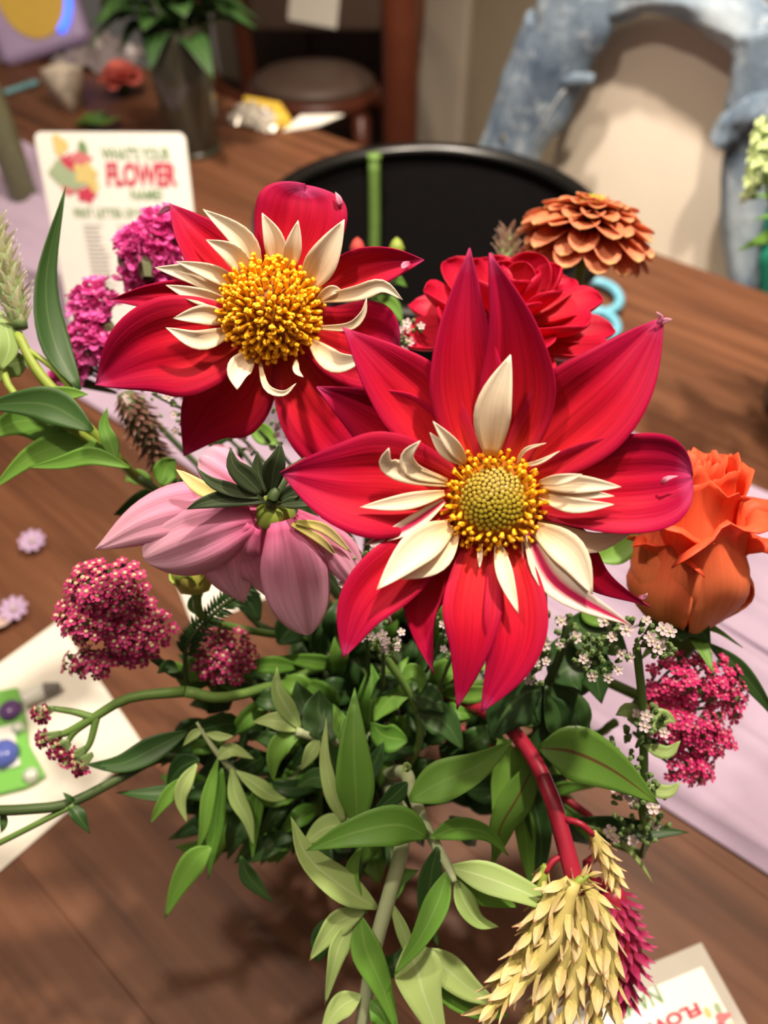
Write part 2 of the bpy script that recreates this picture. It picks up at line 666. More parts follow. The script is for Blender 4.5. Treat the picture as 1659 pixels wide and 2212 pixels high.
# ------------------------------------------------------------------ bucket
BLACK = plain('black_enamel', srgb(10, 9, 9), var=srgb(7, 6, 6), rough=0.30, spec=0.5)
bc = Vector((0.046, 0.735, TABLE + 0.008))
bk = empty('bucket', bc, 'large black bucket with a rolled rim behind the dahlias', 'bucket')
RB, HB = 0.170, 0.175
lathe('body', [(0.0, 0.0), (0.118, 0.0), (0.126, 0.006), (RB - 0.006, HB - 0.004), (RB - 0.009, HB - 0.004), (0.122, 0.010), (0.0, 0.008)], bc, plain('matte_black', srgb(12, 10, 10), var=srgb(8, 7, 7), rough=0.9, spec=0.03), bk, seg=72)
rim = []
for k in range(13):
    a = 2 * math.pi * k / 12
    rim.append((RB - 0.004 + 0.0100 * math.cos(a), HB - 0.003 + 0.0085 * math.sin(a)))
lathe('rim', rim[::-1], bc, BLACK, bk, seg=96, cap=False)
for sgn in (-1, 1):
    ear = bc + Vector((sgn * 0.168, 0.02, HB - 0.03))
    lathe('handle_ear', [(0, -0.006), (0.012, -0.006), (0.012, 0.004), (0, 0.006)], ear, BLACK, bk, seg=16, axis=Vector((sgn, 0, 0)))

st = empty('cut_stem', bc + Vector((-0.07, 0.09, 0.012)), 'single straight green stem standing inside the black bucket', 'stem')
q1 = P(808, 336, 0.862)
q0 = Vector((q1.x - 0.002, 0.838, TABLE + 0.02))
st.location = q0
tube('stalk', [q0, q0.lerp(q1, 0.5) + Vector((0.001, 0.002, 0)), q1], 0.0066, STEM, st, n=10)
tube('node', [q1 + Vector((0, 0, -0.010)), q1 + Vector((0, 0, 0.001))], [0.007, 0.0082], STEM, st, n=3)

# ------------------------------------------------------------------ cream chair with denim jacket
CREAMC = cloth_mat('cream_upholstery', srgb(232, 220, 204), srgb(224, 210, 192))
DWOOD = plain('mahogany', srgb(96, 48, 30), var=srgb(64, 30, 20), vs=10, rough=0.35)
CC = 1.20


def outline_pts(px, c):
    return [PN(x, y, c) for x, y in px]


ch = empty('upholstered_chair', en(PN(1400, 300, CC).dot(EE), CC - 0.2, 0), 'cream upholstered chair with a rounded back beyond the table, draped with denim', 'chair')
cpx = [(1120, 760), (1150, 560), (1180, 380), (1212, 230), (1248, 120), (1300, 62), (1370, 34), (1450, 24), (1530, 36), (1600, 76), (1650, 160), (1672, 280), (1668, 430), (1655, 600), (1620, 860)]
bo = slab('backrest', outline_pts(cpx, CC), EN, 0.07, CREAMC, ch, smooth=True)
bevel(bo, 0.02, 4)
cs = PN(1400, 300, CC).dot(EE)
so = slab('seat', [en(cs - 0.25, CC - 0.44, 0.40), en(cs + 0.25, CC - 0.44, 0.40), en(cs + 0.24, CC + 0.02, 0.40), en(cs - 0.24, CC + 0.02, 0.40)], (0, 0, 1), 0.09, CREAMC, ch)
bevel(so, 0.02, 3)
for a in (-0.21, 0.21):
    for b in (-0.4, 0.02):
        tube('leg', [en(cs + a, CC + b, 0), en(cs + a, CC + b, 0.41)], [0.016, 0.022], DWOOD, ch, n=3)


def denim_mat():
    m = base_mat('washed_denim', rough=0.85, spec=0.15)
    tc = N_(m, 'ShaderNodeTexCoord')
    n1 = noise(m, 9, 4, tc.outputs['Object'])
    n2 = noise(m, 46, 4, tc.outputs['Object'], rough=0.7)
    c = ramp(m, [(0.3, srgb(70, 86, 106)), (0.5, srgb(112, 128, 144)), (0.68, srgb(160, 172, 182))], n1)
    w_ = ramp(m, [(0.52, (0, 0, 0, 1)), (0.68, (0.7, 0.7, 0.7, 1))], n2)
    c = mixc(m, w_, c, srgb(176, 186, 194))
    L_(m, c, m.node_tree.nodes['Principled BSDF'].inputs['Base Color'])
    bump(m, n2, 0.5, 0.004)
    return m


DENIM = denim_mat()
JC = CC - 0.035
jk = empty('denim_jacket', PN(1150, 330, JC), 'faded blue denim jacket hung over the back of the cream chair', 'jacket')


def strip(name, px, hw, c, thick=0.03, m=DENIM, wr=0.18, n=40, seg=22):
    """padded strip of cloth following pixels, hanging on the plane at distance c, with folds"""
    mid = crom([PN(x, y, c) for x, y in px], n)
    verts, faces = [], []
    nn = -EN
    p1, p2 = rng.random() * 6, rng.random() * 6
    for i in range(n + 1):
        t = i / n
        T = (mid[min(i + 1, n)] - mid[max(i - 1, 0)]).normalized()
        S = T.cross(nn).normalized()
        d = (mid[i] - CAM).dot(FW)
        h = lin(hw, t) * d / FPX
        h *= 1 + 0.06 * math.sin(t * 17 + p1) + 0.04 * math.sin(t * 31 + p2)
        for j in range(seg):
            a = 2 * math.pi * j / seg
            f = 1 + wr * math.sin(3 * math.cos(a) * 2 + 5 * t + p1) * math.sin(t * 13 + p2 + math.cos(a) * 3)
            verts.append(mid[i] + S * (h * math.cos(a)) + nn * (thick * math.sin(a) * f))
    for i in range(n):
        for j in range(seg):
            a = i * seg + j
            b = i * seg + (j + 1) % seg
            faces.append((a, b, b + seg, a + seg))
    faces.append(tuple(range(seg - 1, -1, -1)))
    faces.append(tuple(range(n * seg, (n + 1) * seg)))
    return mesh_obj(name, verts, faces, m, jk)


strip('collar', [(1190, -10), (1290, 0), (1400, -12), (1500, 2), (1600, 44), (1655, 100)], [78, 56, 34, 40, 56, 66], JC + 0.0, 0.034)
strip('front_panel', [(1252, -30), (1232, 60), (1192, 150), (1150, 240), (1098, 345), (1070, 420)], [88, 86, 84, 76, 64, 58], JC - 0.022, 0.026)
strip('front_panel', [(1655, 60), (1652, 150), (1640, 230), (1622, 330), (1612, 440), (1614, 580), (1625, 680)], [62, 70, 66, 58, 52, 44, 44], JC - 0.02, 0.028)
strip('sleeve', [(1175, 40), (1140, 130), (1105, 230), (1070, 330), (1052, 410)], [36, 40, 40, 36, 32], JC + 0.005, 0.03)
strip('sleeve', [(1560, 300), (1590, 268), (1640, 240), (1690, 230)], [30, 34, 40, 40], JC - 0.04, 0.026)
strip('pocket_flap', [(1215, 176), (1245, 172), (1282, 170)], [12, 14, 11], JC - 0.040, 0.006, wr=0.05, n=10)
SEAM = plain('pale_denim_seam', srgb(176, 184, 190), rough=0.9)
for px in ([(1170, 120), (1136, 220), (1096, 330)], [(1222, 190), (1170, 270), (1120, 350)], [(1250, 20), (1232, 100), (1205, 160)]):
    tube('seam', [PN(x, y, JC - 0.040) for x, y in px], 0.0025, SEAM, jk, n=10, seg=6)
BRASS = plain('metal_button', srgb(190, 184, 170), rough=0.3, Metallic=0.8)
for (x, y) in ((1120, 225), (1156, 182), (1092, 300)):
    lathe('button', [(0, 0), (0.009, 0), (0.008, 0.004), (0, 0.005)], PN(x, y, JC - 0.042), BRASS, jk, seg=14, axis=-EN)

TEAL = cloth_mat('teal_canvas', srgb(34, 120, 98), srgb(28, 100, 84))
tg = empty('tote_bag', Vector((PN(1690, 640, 1.12).x, PN(1690, 640, 1.12).y, 0)), 'teal green bag just showing at the right edge beside the denim', 'bag')
bevel(slab('bag_body', outline_pts([(1628, 548), (1760, 520), (1800, 760), (1640, 760)], 1.10), EN, 0.05, TEAL, tg), 0.015, 3)
bs_ = PN(1690, 640, 1.12)
tube('strap', [PN(1650, 545, 1.12), PN(1672, 440, 1.12), PN(1720, 430, 1.12), PN(1745, 530, 1.12)], 0.006, TEAL, tg, n=12)

# ------------------------------------------------------------------ dark chair with seat cushion
LEATHER = plain('brown_leather', srgb(92, 74, 64), var=srgb(76, 60, 52), vs=30, rough=0.5)
cc = Vector((-0.205, 2.47, 0))
dc = empty('wooden_armchair', cc, 'dark mahogany chair with brown padded back and round seat, far behind the bucket', 'chair')
seatc = cc + Vector((0, 0, 0.43))
lathe('seat_rail', [(0, 0), (0.185, 0), (0.195, 0.012), (0.195, 0.032), (0.18, 0.045), (0, 0.045)], seatc, DWOOD, dc, seg=40, sx=1.0, sy=0.85)
lathe('seat_cushion', [(0, 0), (0.175, 0.0), (0.178, 0.015), (0.15, 0.032), (0.08, 0.04), (0, 0.042)], seatc + Vector((0, 0, 0.043)), LEATHER, dc, seg=40, sx=1.0, sy=0.85)
fr = [(-0.20, 0.55), (-0.205, 0.75), (-0.2, 1.0), (-0.17, 1.17), (0.0, 1.22), (0.17, 1.17), (0.2, 1.0), (0.205, 0.75), (0.20, 0.55)]
bo = slab('backrest', [cc + Vector((x, 0.2, z)) for x, z in fr], (0, 1, 0), 0.05, LEATHER, dc, smooth=True)
bevel(bo, 0.02, 3)
tube('back_frame', [cc + Vector((x * 1.13, 0.22 + 0.02, z)) for x, z in ((-0.2, 0.0), (-0.2, 0.5), (-0.21, 0.9), (-0.17, 1.2), (0, 1.27), (0.17, 1.2), (0.21, 0.9), (0.2, 0.5), (0.2, 0.0))], 0.028, DWOOD, dc, n=40, seg=10)
for sx in (-1, 1):
    tube('leg', [cc + Vector((sx * 0.14, -0.11, 0.0)), cc + Vector((sx * 0.14, -0.11, 0.43))], [0.018, 0.026], DWOOD, dc, n=3)
    tube('arm', [cc + Vector((sx * 0.25, 0.22, 0.70)), cc + Vector((sx * 0.285, 0.0, 0.71)), cc + Vector((sx * 0.275, -0.18, 0.66)), cc + Vector((sx * 0.26, -0.16, 0.52)), cc + Vector((sx * 0.19, -0.06, 0.44))],
         [0.024, 0.03, 0.032, 0.03, 0.024], DWOOD, dc, n=24, seg=10)
PAPER = plain('white_paper', srgb(236, 232, 222), var=srgb(228, 222, 210), vs=5, rough=0.8)


def onY(x, y, Y):
    r = ray(x, y)
    return CAM + r * ((Y - CAM.y) / r.y)


tag(slab('paper_tag', [onY(x, y, cc.y + 0.198) for x, y in ((622, 42), (727, 62), (738, -50), (630, -60))], (0, -1, 0), 0.002, PAPER),
    'white paper sheet fixed to the brown chair back', 'paper')

# wooden post right of the armchair
tag(tube('wooden_post', [Vector((PN(866, 150, 1.60).x, PN(866, 150, 1.60).y, 0.0)), PN(866, 150, 1.60), PN(862, 20, 1.60), PN(856, -160, 1.60)], [0.044, 0.044, 0.046, 0.046], DWOOD, None, n=12, seg=16),
    'reddish mahogany upright between the brown chair and pale door casing', 'post')

# ------------------------------------------------------------------ the standing card
CARD = plain('glossy_card', srgb(253, 252, 246), var=srgb(250, 248, 240), vs=4, rough=0.25)
GREENP = plain('green_print', srgb(126, 164, 112), rough=0.6)
REDP = plain('red_print', srgb(214, 70, 96), rough=0.6)
GREYP = plain('grey_print', srgb(176, 170, 170), rough=0.6)
YELP = plain('yellow_print', srgb(236, 214, 140), rough=0.6)
SAGEP = plain('sage_print', srgb(176, 196, 160), rough=0.6)
PKP = plain('pink_print', srgb(226, 130, 136), rough=0.6)


def text_obj(txt, org, ux, uy, size, m, parent, bold=0.0, shear=0.0, align='LEFT', width=None, name='lettering'):
    cu = bpy.data.curves.new(name, 'FONT')
    cu.body = txt
    cu.size = 1.0
    cu.offset = bold
    cu.shear = shear
    cu.align_x = align
    cu.extrude = 0.0
    cu.resolution_u = 3
    tmp = bpy.data.objects.new('tmp', cu)
    col.objects.link(tmp)
    dg = bpy.context.evaluated_depsgraph_get()
    me = bpy.data.meshes.new_from_object(tmp.evaluated_get(dg))
    bpy.data.objects.remove(tmp)
    bpy.data.curves.remove(cu)
    xs = [v.co.x for v in me.vertices]
    kx = size
    if width:
        kx = width / (max(xs) - min(xs))
    nz = ux.cross(uy).normalized()
    off = rootloc(parent)
    for v in me.vertices:
        v.co = org + ux * (v.co.x * kx) + uy * (v.co.y * size) + nz * 0.0004 - off
    me.materials.clear()
    me.materials.append(m)
    me.name = name
    o = bpy.data.objects.new(name, me)
    col.objects.link(o)
    o.parent = parent
    return o


def blob(name, c, ux, uy, rx, ry, m, parent, lobes=0, k=0.0006):
    nz = ux.cross(uy).normalized()
    vs = [c + nz * k]
    n = 24
    for i in range(n):
        a = 2 * math.pi * i / n
        r = 1 + (0.18 * math.cos(lobes * a) if lobes else 0)
        vs.append(c + ux * (rx * r * math.cos(a)) + uy * (ry * r * math.sin(a)) + nz * k)
    return mesh_obj(name, vs, [(0, i + 1, (i + 1) % n + 1) for i in range(n)], m, parent, smooth=False)


def rounded(ox, w_, h_, r, ux, uy):
    out = []
    for (cx, cy, a0) in ((w_ - r, h_ - r, 0), (r, h_ - r, 90), (r, r, 180), (w_ - r, r, 270)):
        for k in range(7):
            a = math.radians(a0 + 15 * k)
            out.append(ox + ux * (cx + r * math.cos(a)) + uy * (cy + r * math.sin(a)))
    return out


BL = Vector((-0.374, 0.804, TABLE + 0.010))
ux = Vector((1.0, -0.015, 0.0)).normalized()
uy = Vector((0.0, 0.066, 0.207)).normalized()
nzc = ux.cross(uy)
CW, CH = 0.162, 0.213
cdp = empty('sign_card', BL + ux * (CW / 2), 'white standing sign card reading FLOWER in red, with a small bouquet print', 'sign')
cb = slab('card_panel', rounded(BL, CW, CH, 0.008, ux, uy), -nzc, 0.003, CARD, cdp)
o_ = BL + nzc * 0.0003


def cu_(fx, fy):
    """point on the card from fractions (x from the left, y from the top)"""
    return o_ + ux * (CW * fx) + uy * (CH * (1 - fy))


text_obj("WHAT'S YOUR", cu_(0.43, 0.125), ux, uy, 0.0165, GREENP, cdp, bold=0.025, width=CW * 0.46)
text_obj('FLOWER', cu_(0.43, 0.245), ux, uy, 0.031, REDP, cdp, bold=0.045, shear=0.15, width=CW * 0.48)
text_obj('NAME?', cu_(0.58, 0.315), ux, uy, 0.0145, GREENP, cdp, bold=0.025, width=CW * 0.22)
text_obj('FIRST LETTER OF FIRST NAME', cu_(0.17, 0.405), ux, uy, 0.0135, GREENP, cdp, bold=0.02, width=CW * 0.74)
for (fx, fy, rx, ry, m_, lb) in ((0.16, 0.06, .008, .010, YELP, 3), (0.31, 0.08, .005, .009, GREENP, 0), (0.13, 0.19, .011, .012, SAGEP, 4), (0.20, 0.145, .009, .009, REDP, 5), (0.28, 0.12, .012, .006, PKP, 4),
                                 (0.30, 0.19, .012, .012, YELP, 5), (0.21, 0.225, .018, .008, SAGEP, 4), (0.18, 0.265, .010, .006, PKP, 3), (0.28, 0.295, .010, .008, REDP, 5), (0.34, 0.245, .006, .008, YELP, 0)):
    blob('flower_print', cu_(fx, fy), ux, uy, rx, ry, m_, cdp, lb, 0.0003 + rng.random() * 0.0004)
for cx_ in (0.22, 0.46, 0.70):
    for r_ in range(15):
        L0 = cu_(cx_, 0.45 + r_ * 0.022)
        wl = CW * (0.10 + 0.07 * rng.random())
        slab('text_line', [L0, L0 + ux * wl, L0 + ux * wl + uy * 0.0016, L0 + uy * 0.0016], nzc, 0.0003, GREYP, cdp)
text_obj('FLOWER NAME', cu_(0.30, 0.845), ux, uy, 0.010, PKP, cdp, bold=0.02, width=CW * 0.4)
# easel foot that holds the card up
slab('easel_foot', [BL + ux * (CW * 0.4) - nzc * 0.003 + uy * 0.14, BL + ux * (CW * 0.6) - nzc * 0.003 + uy * 0.14, BL + ux * (CW * 0.6) + Vector((0, 0.13, -0.001)), BL + ux * (CW * 0.4) + Vector((0, 0.13, -0.001))], -nzc, 0.002, CARD, cdp)

# ------------------------------------------------------------------ small things far left
BOT = plain('olive_glass', srgb(112, 112, 84), var=srgb(92, 94, 70), rough=0.2)
tag(lathe('glass_bottle', [(0, 0), (0.019, 0), (0.021, 0.004), (0.020, 0.12), (0.017, 0.15), (0.014, 0.2), (0.015, 0.215), (0.012, 0.215), (0.012, 0.2), (0, 0.19)], G(56, 436) + Vector((0, 0, 0.008)), BOT, None, seg=24),
    'slim olive glass bottle standing on the lavender runner at far left', 'bottle')

VG = base_mat('smoky_glass', srgb(84, 80, 66), 0.12, 0.5)
VG.node_tree.nodes['Principled BSDF'].inputs['Transmission Weight'].default_value = 0.35
vb = Vector((-0.315, 1.34, TABLE))
dv = empty('dark_vase', vb, 'tall smoky glass vase holding green foliage behind the sign card', 'vase')
lathe('vase_body', [(0, 0), (0.036, 0), (0.040, 0.005), (0.047, 0.1), (0.054, 0.19), (0.050, 0.19), (0.043, 0.1), (0.036, 0.012), (0, 0.01)], vb + Vector((0, 0, 0.001)), VG, dv, seg=32)
lathe('base_ring', [(0.036, 0.0), (0.043, 0.0), (0.043, 0.008), (0.038, 0.01), (0.036, 0.0)], vb, VG, dv, seg=32, cap=False)
fol = empty('foliage_bunch', vb + Vector((0, 0, 0.02)), 'bunch of dark green leaves in the smoky glass vase', 'foliage')
for k in range(5):
    a = k * 1.26
    tube('stem', [vb + Vector((0.012 * math.cos(a), 0.012 * math.sin(a), 0.02)), vb + Vector((0.03 * math.cos(a), 0.03 * math.sin(a), 0.2)), vb + Vector((0.07 * math.cos(a), 0.07 * math.sin(a), 0.3))], 0.003, STEMD, fol, n=6, seg=6)
for k in range(46):
    a = rng.uniform(0, 6.28)
    b0 = vb + Vector((0.03 * math.cos(a), 0.03 * math.sin(a), rng.uniform(0.17, 0.27)))
    ln = rng.uniform(0.06, 0.12)
    dr = Vector((math.cos(a), math.sin(a), rng.uniform(-0.2, 0.9))).normalized()
    blade('leaf', [b0, b0 + dr * ln * 0.5 + Vector((0, 0, 0.012)), b0 + dr * ln + Vector((0, 0, -0.015))], rng.uniform(0.03, 0.05), LEAFD, fol, n=Vector((0, 0, 1)), shape='leaf', nu=6, nv=4)
for (x, y, w_) in ((430, 40, 0.04), (215, 20, 0.04), (330, 15, 0.05), (260, 50, 0.04)):
    c0 = vb + Vector((0, 0, 0.24))
    tip = P(x, y, 1.26)
    blade('leaf', [c0, c0.lerp(tip, 0.5) + Vector((0, 0, 0.03)), tip], w_, LEAF if x > 400 else LEAFD, fol, shape='leaf', nu=8, nv=4)

# lavender box with yellow disc and blue glow
LB = plain('lavender_plastic', srgb(160, 142, 178), var=srgb(148, 130, 168), rough=0.4)
YB = plain('mustard_disc', srgb(196, 162, 66), var=srgb(184, 150, 58), rough=0.5)
DK = plain('dark_plastic', srgb(60, 52, 52), rough=0.4)
gb = G(100, 150)
fx_ = Vector((0.93, 0.20, 0.16)).normalized()
fy_ = Vector((-0.28, 0.55, 0.78)).normalized()
fy_ = (fy_ - fx_ * fy_.dot(fx_)).normalized()
fn_ = fx_.cross(fy_)
dvc = empty('lavender_device', Vector((gb.x, gb.y + 0.05, TABLE)), 'lavender plastic box with a mustard oval disc and glowing blue edge', 'device')
d0 = P(70, 128, 1.58)
fc = d0 + fy_ * 0.118 + fx_ * 0.036
bd = slab('casing', [fc + fx_ * a + fy_ * b for a, b in ((-0.10, -0.115), (0.085, -0.105), (0.085, 0.12), (-0.10, 0.12))], -fn_, 0.05, LB, dvc)
bevel(bd, 0.02, 4)
blob('disc', fc, fx_, fy_, 0.067, 0.088, YB, dvc, 0, 0.003)
blob('centre_dot', fc, fx_, fy_, 0.008, 0.010, DK, dvc, 0, 0.005)
BLUE = base_mat('blue_glow', srgb(60, 110, 255), 0.4)
BLUE.node_tree.nodes['Principled BSDF'].inputs['Emission Color'].default_value = srgb(50, 100, 255)
BLUE.node_tree.nodes['Principled BSDF'].inputs['Emission Strength'].default_value = 2.2
tube('glow_ring', [fc + fx_ * (0.073 * math.cos(a)) + fy_ * (0.094 * math.sin(a)) + fn_ * 0.003 for a in [math.radians(-62 + 11 * i) for i in range(12)]], 0.007, BLUE, dvc, n=22, seg=8)
tube('stand', [Vector((fc.x, fc.y + 0.05, TABLE + 0.001)), Vector((fc.x, fc.y + 0.03, fc.z - 0.02))], [0.05, 0.03], DK, dvc, n=4, seg=14)

CUPM = plain('frosted_plastic', srgb(196, 184, 168), var=srgb(180, 168, 154), rough=0.35)
cb0 = G(155, 236)
tag(lathe('plastic_cup', [(0, 0), (0.026, 0), (0.036, 0.068), (0.033, 0.068), (0.024, 0.004), (0, 0.004)], cb0 + Vector((0, 0, 0.001)), CUPM, None, seg=4, rot=0.3),
    'small square beige plastic cup left of the coral bloom', 'cup')
TL = plain('teal_plastic', srgb(110, 160, 168), rough=0.3)
pen = empty('teal_pen', G(50, 195), 'short teal pen lying on the table at far left', 'pen')
p0, p1 = G(12, 208) + Vector((0, 0, 0.006)), G(84, 184) + Vector((0, 0, 0.006))
tube('barrel', [p0, p0.lerp(p1, 0.7)], 0.0055, TL, pen, n=4)
tube('cap', [p0.lerp(p1, 0.7), p1], [0.0065, 0.005], TL, pen, n=4)
GREYF = plain('grey_film', srgb(150, 140, 140), var=srgb(110, 100, 104), vs=30, rough=0.25)


def crumple(name, px, z0, h, m, label, cat, seed, nx=14, ny=9):
    r_ = random.Random(seed)
    c4 = [G(x, y) for x, y in px]
    vs, fs = [], []
    for i in range(nx + 1):
        for j in range(ny + 1):
            a, b = i / nx, j / ny
            p = c4[0].lerp(c4[1], a).lerp(c4[3].lerp(c4[2], a), b)
            p = p + Vector((r_.uniform(-1, 1) * 0.004, r_.uniform(-1, 1) * 0.004, 0))
            p.z = z0 + h * r_.random() * math.sin(math.pi * (0.12 + 0.76 * a)) * math.sin(math.pi * (0.12 + 0.76 * b)) + 0.001
            vs.append(p)
    for i in range(nx):
        for j in range(ny):
            q = i * (ny + 1) + j
            fs.append((q, q + ny + 1, q + ny + 2, q + 1))
    o = mesh_obj(name, vs, fs, m, None, smooth=False)
    solid(o, 0.0012, 1.0)
    return tag(o, label, cat)


crumple('plastic_wrap', [(110, 140), (250, 170), (320, 118), (185, 80)], TABLE, 0.05, GREYF, 'crumpled grey plastic film beside the lavender box', 'wrap', 3)
crumple('snack_wrapper', [(490, 270), (590, 292), (622, 262), (520, 232)], TABLE, 0.035, plain('foil', srgb(216, 208, 196), rough=0.2, Metallic=0.3),
        'crumpled silver white wrapper near the far table edge', 'wrapper', 5)
tag(slab('yellow_strip', [G(596, 283) + Vector((0, 0, .003)), G(630, 276) + Vector((0, 0, .003)), G(606, 240) + Vector((0, 0, .003)), G(530, 226) + Vector((0, 0, .003)), G(528, 234) + Vector((0, 0, .003)), G(588, 250) + Vector((0, 0, .003))],
         (0, 0, 1), 0.012, plain('yellow_card', srgb(222, 184, 70), rough=0.5)), 'small yellow packet strip behind the silver wrapper', 'packet')
tag(slab('white_napkin', [G(612, 285) + Vector((0, 0, .0005)), G(690, 272) + Vector((0, 0, .0005)), G(742, 250) + Vector((0, 0, .0005)), G(650, 252) + Vector((0, 0, .0005))], (0, 0, 1), 0.002, PAPER),
    'thin pale paper scrap right of the silver wrapper', 'paper')

# coral bloom lying on the table
cbp = G(270, 205) + Vector((0, 0, 0.001))
cbl = empty('coral_bloom', cbp, 'ruffled coral pink bloom lying beside the smoky vase', 'flower')
CORP = petal_mat('coral_pink_petal', [(0, srgb(214, 86, 80)), (1, srgb(244, 132, 120))], streak=0.2)
for k in range(30):
    a = k * 2.4
    el = 0.1 + 1.2 * (1 - k / 30)
    dr = Vector((math.cos(a) * math.cos(el), math.sin(a) * math.cos(el), math.sin(el)))
    b0 = cbp + Vector((0, 0, 0.022))
    blade('petal', [b0 + dr * 0.004, b0 + dr * 0.022, b0 + dr * 0.042 + Vector((0, 0, -0.006))], 0.034, CORP, cbl, n=Vector((-dr.x, -dr.y, 1)), shape='round', wave=0.12, nu=5, nv=5)
lathe('calyx', [(0, 0), (0.010, 0.002), (0.014, 0.016), (0.010, 0.026), (0, 0.028)], cbp, STEMD, cbl, seg=12)
gs = empty('leaf_scrap', G(210, 262), 'green leaf cuttings on the table above the sign card', 'leaves')
for k, (x0, y0, x1, y1) in enumerate(((160, 268, 230, 240), (190, 272, 262, 252), (180, 258, 250, 268))):
    blade('leaf', [G(x0, y0, TABLE + .004 + .004 * k), G((x0 + x1) / 2, (y0 + y1) / 2, TABLE + .014 + .004 * k), G(x1, y1, TABLE + .004 + .004 * k)], 0.035, LEAF, gs, n=Vector((0, 0, 1)), shape='leaf', nu=8, nv=4)

# ------------------------------------------------------------------ left papers
up = Vector((0, 0, 1))
a0, a1, a2 = G(128, 1342), G(312, 1612), G(0, 1884)
a3 = a0 + (a2 - a1) * 1.25
a2 = a1 + (a2 - a1) * 1.25
tag(slab('paper_sheet', [v + up * 0.0006 for v in (a0, a1, a2, a3)], up, 0.0007, PAPER), 'blank white paper sheet under the green blister packet', 'paper')
GP = plain('lime_card', srgb(130, 196, 96), var=srgb(112, 180, 80), vs=14, rough=0.35)
z1 = TABLE + 0.0018


def gz(x, y, dz=0.0):
    return G(x, y, z1 + dz)


gp = empty('blister_packet', gz(20, 1600), 'bright green packet with purple and blue pieces on the white paper', 'packet')
bevel(slab('tray', [gz(*p) for p in ((-60, 1545), (-10, 1500), (42, 1490), (58, 1560), (66, 1612), (102, 1680), (60, 1705), (-60, 1735))], up, 0.005, GP, gp), 0.0015)
PURP = plain('purple_plastic', srgb(112, 78, 140), rough=0.2)
BLU = plain('blue_plastic', srgb(96, 110, 190), var=srgb(78, 92, 170), rough=0.15)
CLR = plain('white_plastic', srgb(238, 238, 232), rough=0.15)
CLG = plain('clear_plastic', srgb(206, 214, 200), rough=0.08, spec=0.8)
slab('window', [gz(*p, 0.0052) for p in ((-60, 1590), (30, 1566), (46, 1655), (-60, 1685))], up, 0.002, CLR, gp)
lathe('purple_bead', [(0, 0), (0.0085, 0), (0.008, 0.004), (0.005, 0.0065), (0, 0.007)], gz(24, 1537, .005), PURP, gp, seg=20)
lathe('blue_bead', [(0, 0), (0.0115, 0), (0.0105, 0.005), (0.006, 0.0085), (0, 0.009)], gz(8, 1632, .0072), BLU, gp, seg=20)
lathe('clear_bead', [(0, 0), (0.006, 0), (0.005, 0.004), (0.003, 0.005), (0, 0.0055)], gz(68, 1676, .005), CLG, gp, seg=16)
lathe('clear_bead', [(0, 0), (0.005, 0), (0.004, 0.004), (0.003, 0.005), (0, 0.0055)], gz(40, 1574, .006), CLG, gp, seg=16)
mk = empty('marker', gz(80, 1500), 'white marker with a grey cap at the green packet corner', 'marker')
q0, q1, q2 = gz(48, 1512, .008), gz(96, 1490, .007), gz(130, 1482, .006)
tube('barrel', [q0, q1], [0.006, 0.0055], CLR, mk, n=4)
tube('cap', [q1, q2], [0.0058, 0.003], plain('grey_cap', srgb(120, 116, 112), rough=0.3), mk, n=4)
# small white card under the pink dahlia
sc = [(345, 1165), (470, 1130), (585, 1290), (420, 1360)]
tag(slab('place_card', [G(x, y) + up * 0.0008 for x, y in sc], up, 0.001, PAPER), 'small blank white card on the table below the pink dahlia', 'card')

# loose lilac blossoms
LIL = plain('lilac_petal', srgb(196, 164, 214), var=srgb(224, 200, 232), vs=200, trans=0.2)


def rosette_mesh(name, n, m, mc, inner=0.25, lift=0.25):
    """a small open floret of n rounded petals and a centre, radius 1"""
    vs, fs, fm = [], [], []
    for k in range(n):
        a = 2 * math.pi * k / n
        wd = math.pi / n * 1.05
        b = len(vs)
        pts = [(0.12, 0, 0.0), (0.62, -wd * 0.9, lift * 0.7), (0.62, wd * 0.9, lift * 0.7), (0.95, -wd * 0.55, lift), (0.95, wd * 0.55, lift), (1.06, 0, lift * 0.8), (0.65, 0, lift * 0.35)]
        for (r, da, z) in pts:
            vs.append((r * math.cos(a + da), r * math.sin(a + da), z))
        fs += [(b, b + 1, b + 6), (b, b + 6, b + 2), (b + 1, b + 3, b + 6), (b + 6, b + 4, b + 2), (b + 3, b + 5, b + 6), (b + 6, b + 5, b + 4)]
        fm += [0] * 6
    b = len(vs)
    h = 6
    for k in range(h):
        a = 2 * math.pi * k / h
        vs.append((inner * math.cos(a), inner * math.sin(a), 0.02))
    for k in range(h):
        a = 2 * math.pi * k / h
        vs.append((inner * 0.8 * math.cos(a), inner * 0.8 * math.sin(a), 0.3))
    vs.append((0, 0, 0.4))
    for k in range(h):
        j = (k + 1) % h
        fs += [(b + k, b + j, b + h + j, b + h + k), (b + h + k, b + h + j, b + 2 * h)]
        fm += [1, 1]
    # little cup underneath
    b2 = len(vs)
    vs.append((0, 0, -0.75))
    for k in range(h):
        fs.append((b + (k + 1) % h, b + k, b2))
        fm.append(2)
    me = bpy.data.meshes.new(name)
    me.from_pydata(vs, [], fs)
    for q in (m, mc, CALYX):
        me.materials.append(q)
    me.polygons.foreach_set('material_index', fm)
    me.update()
    return me


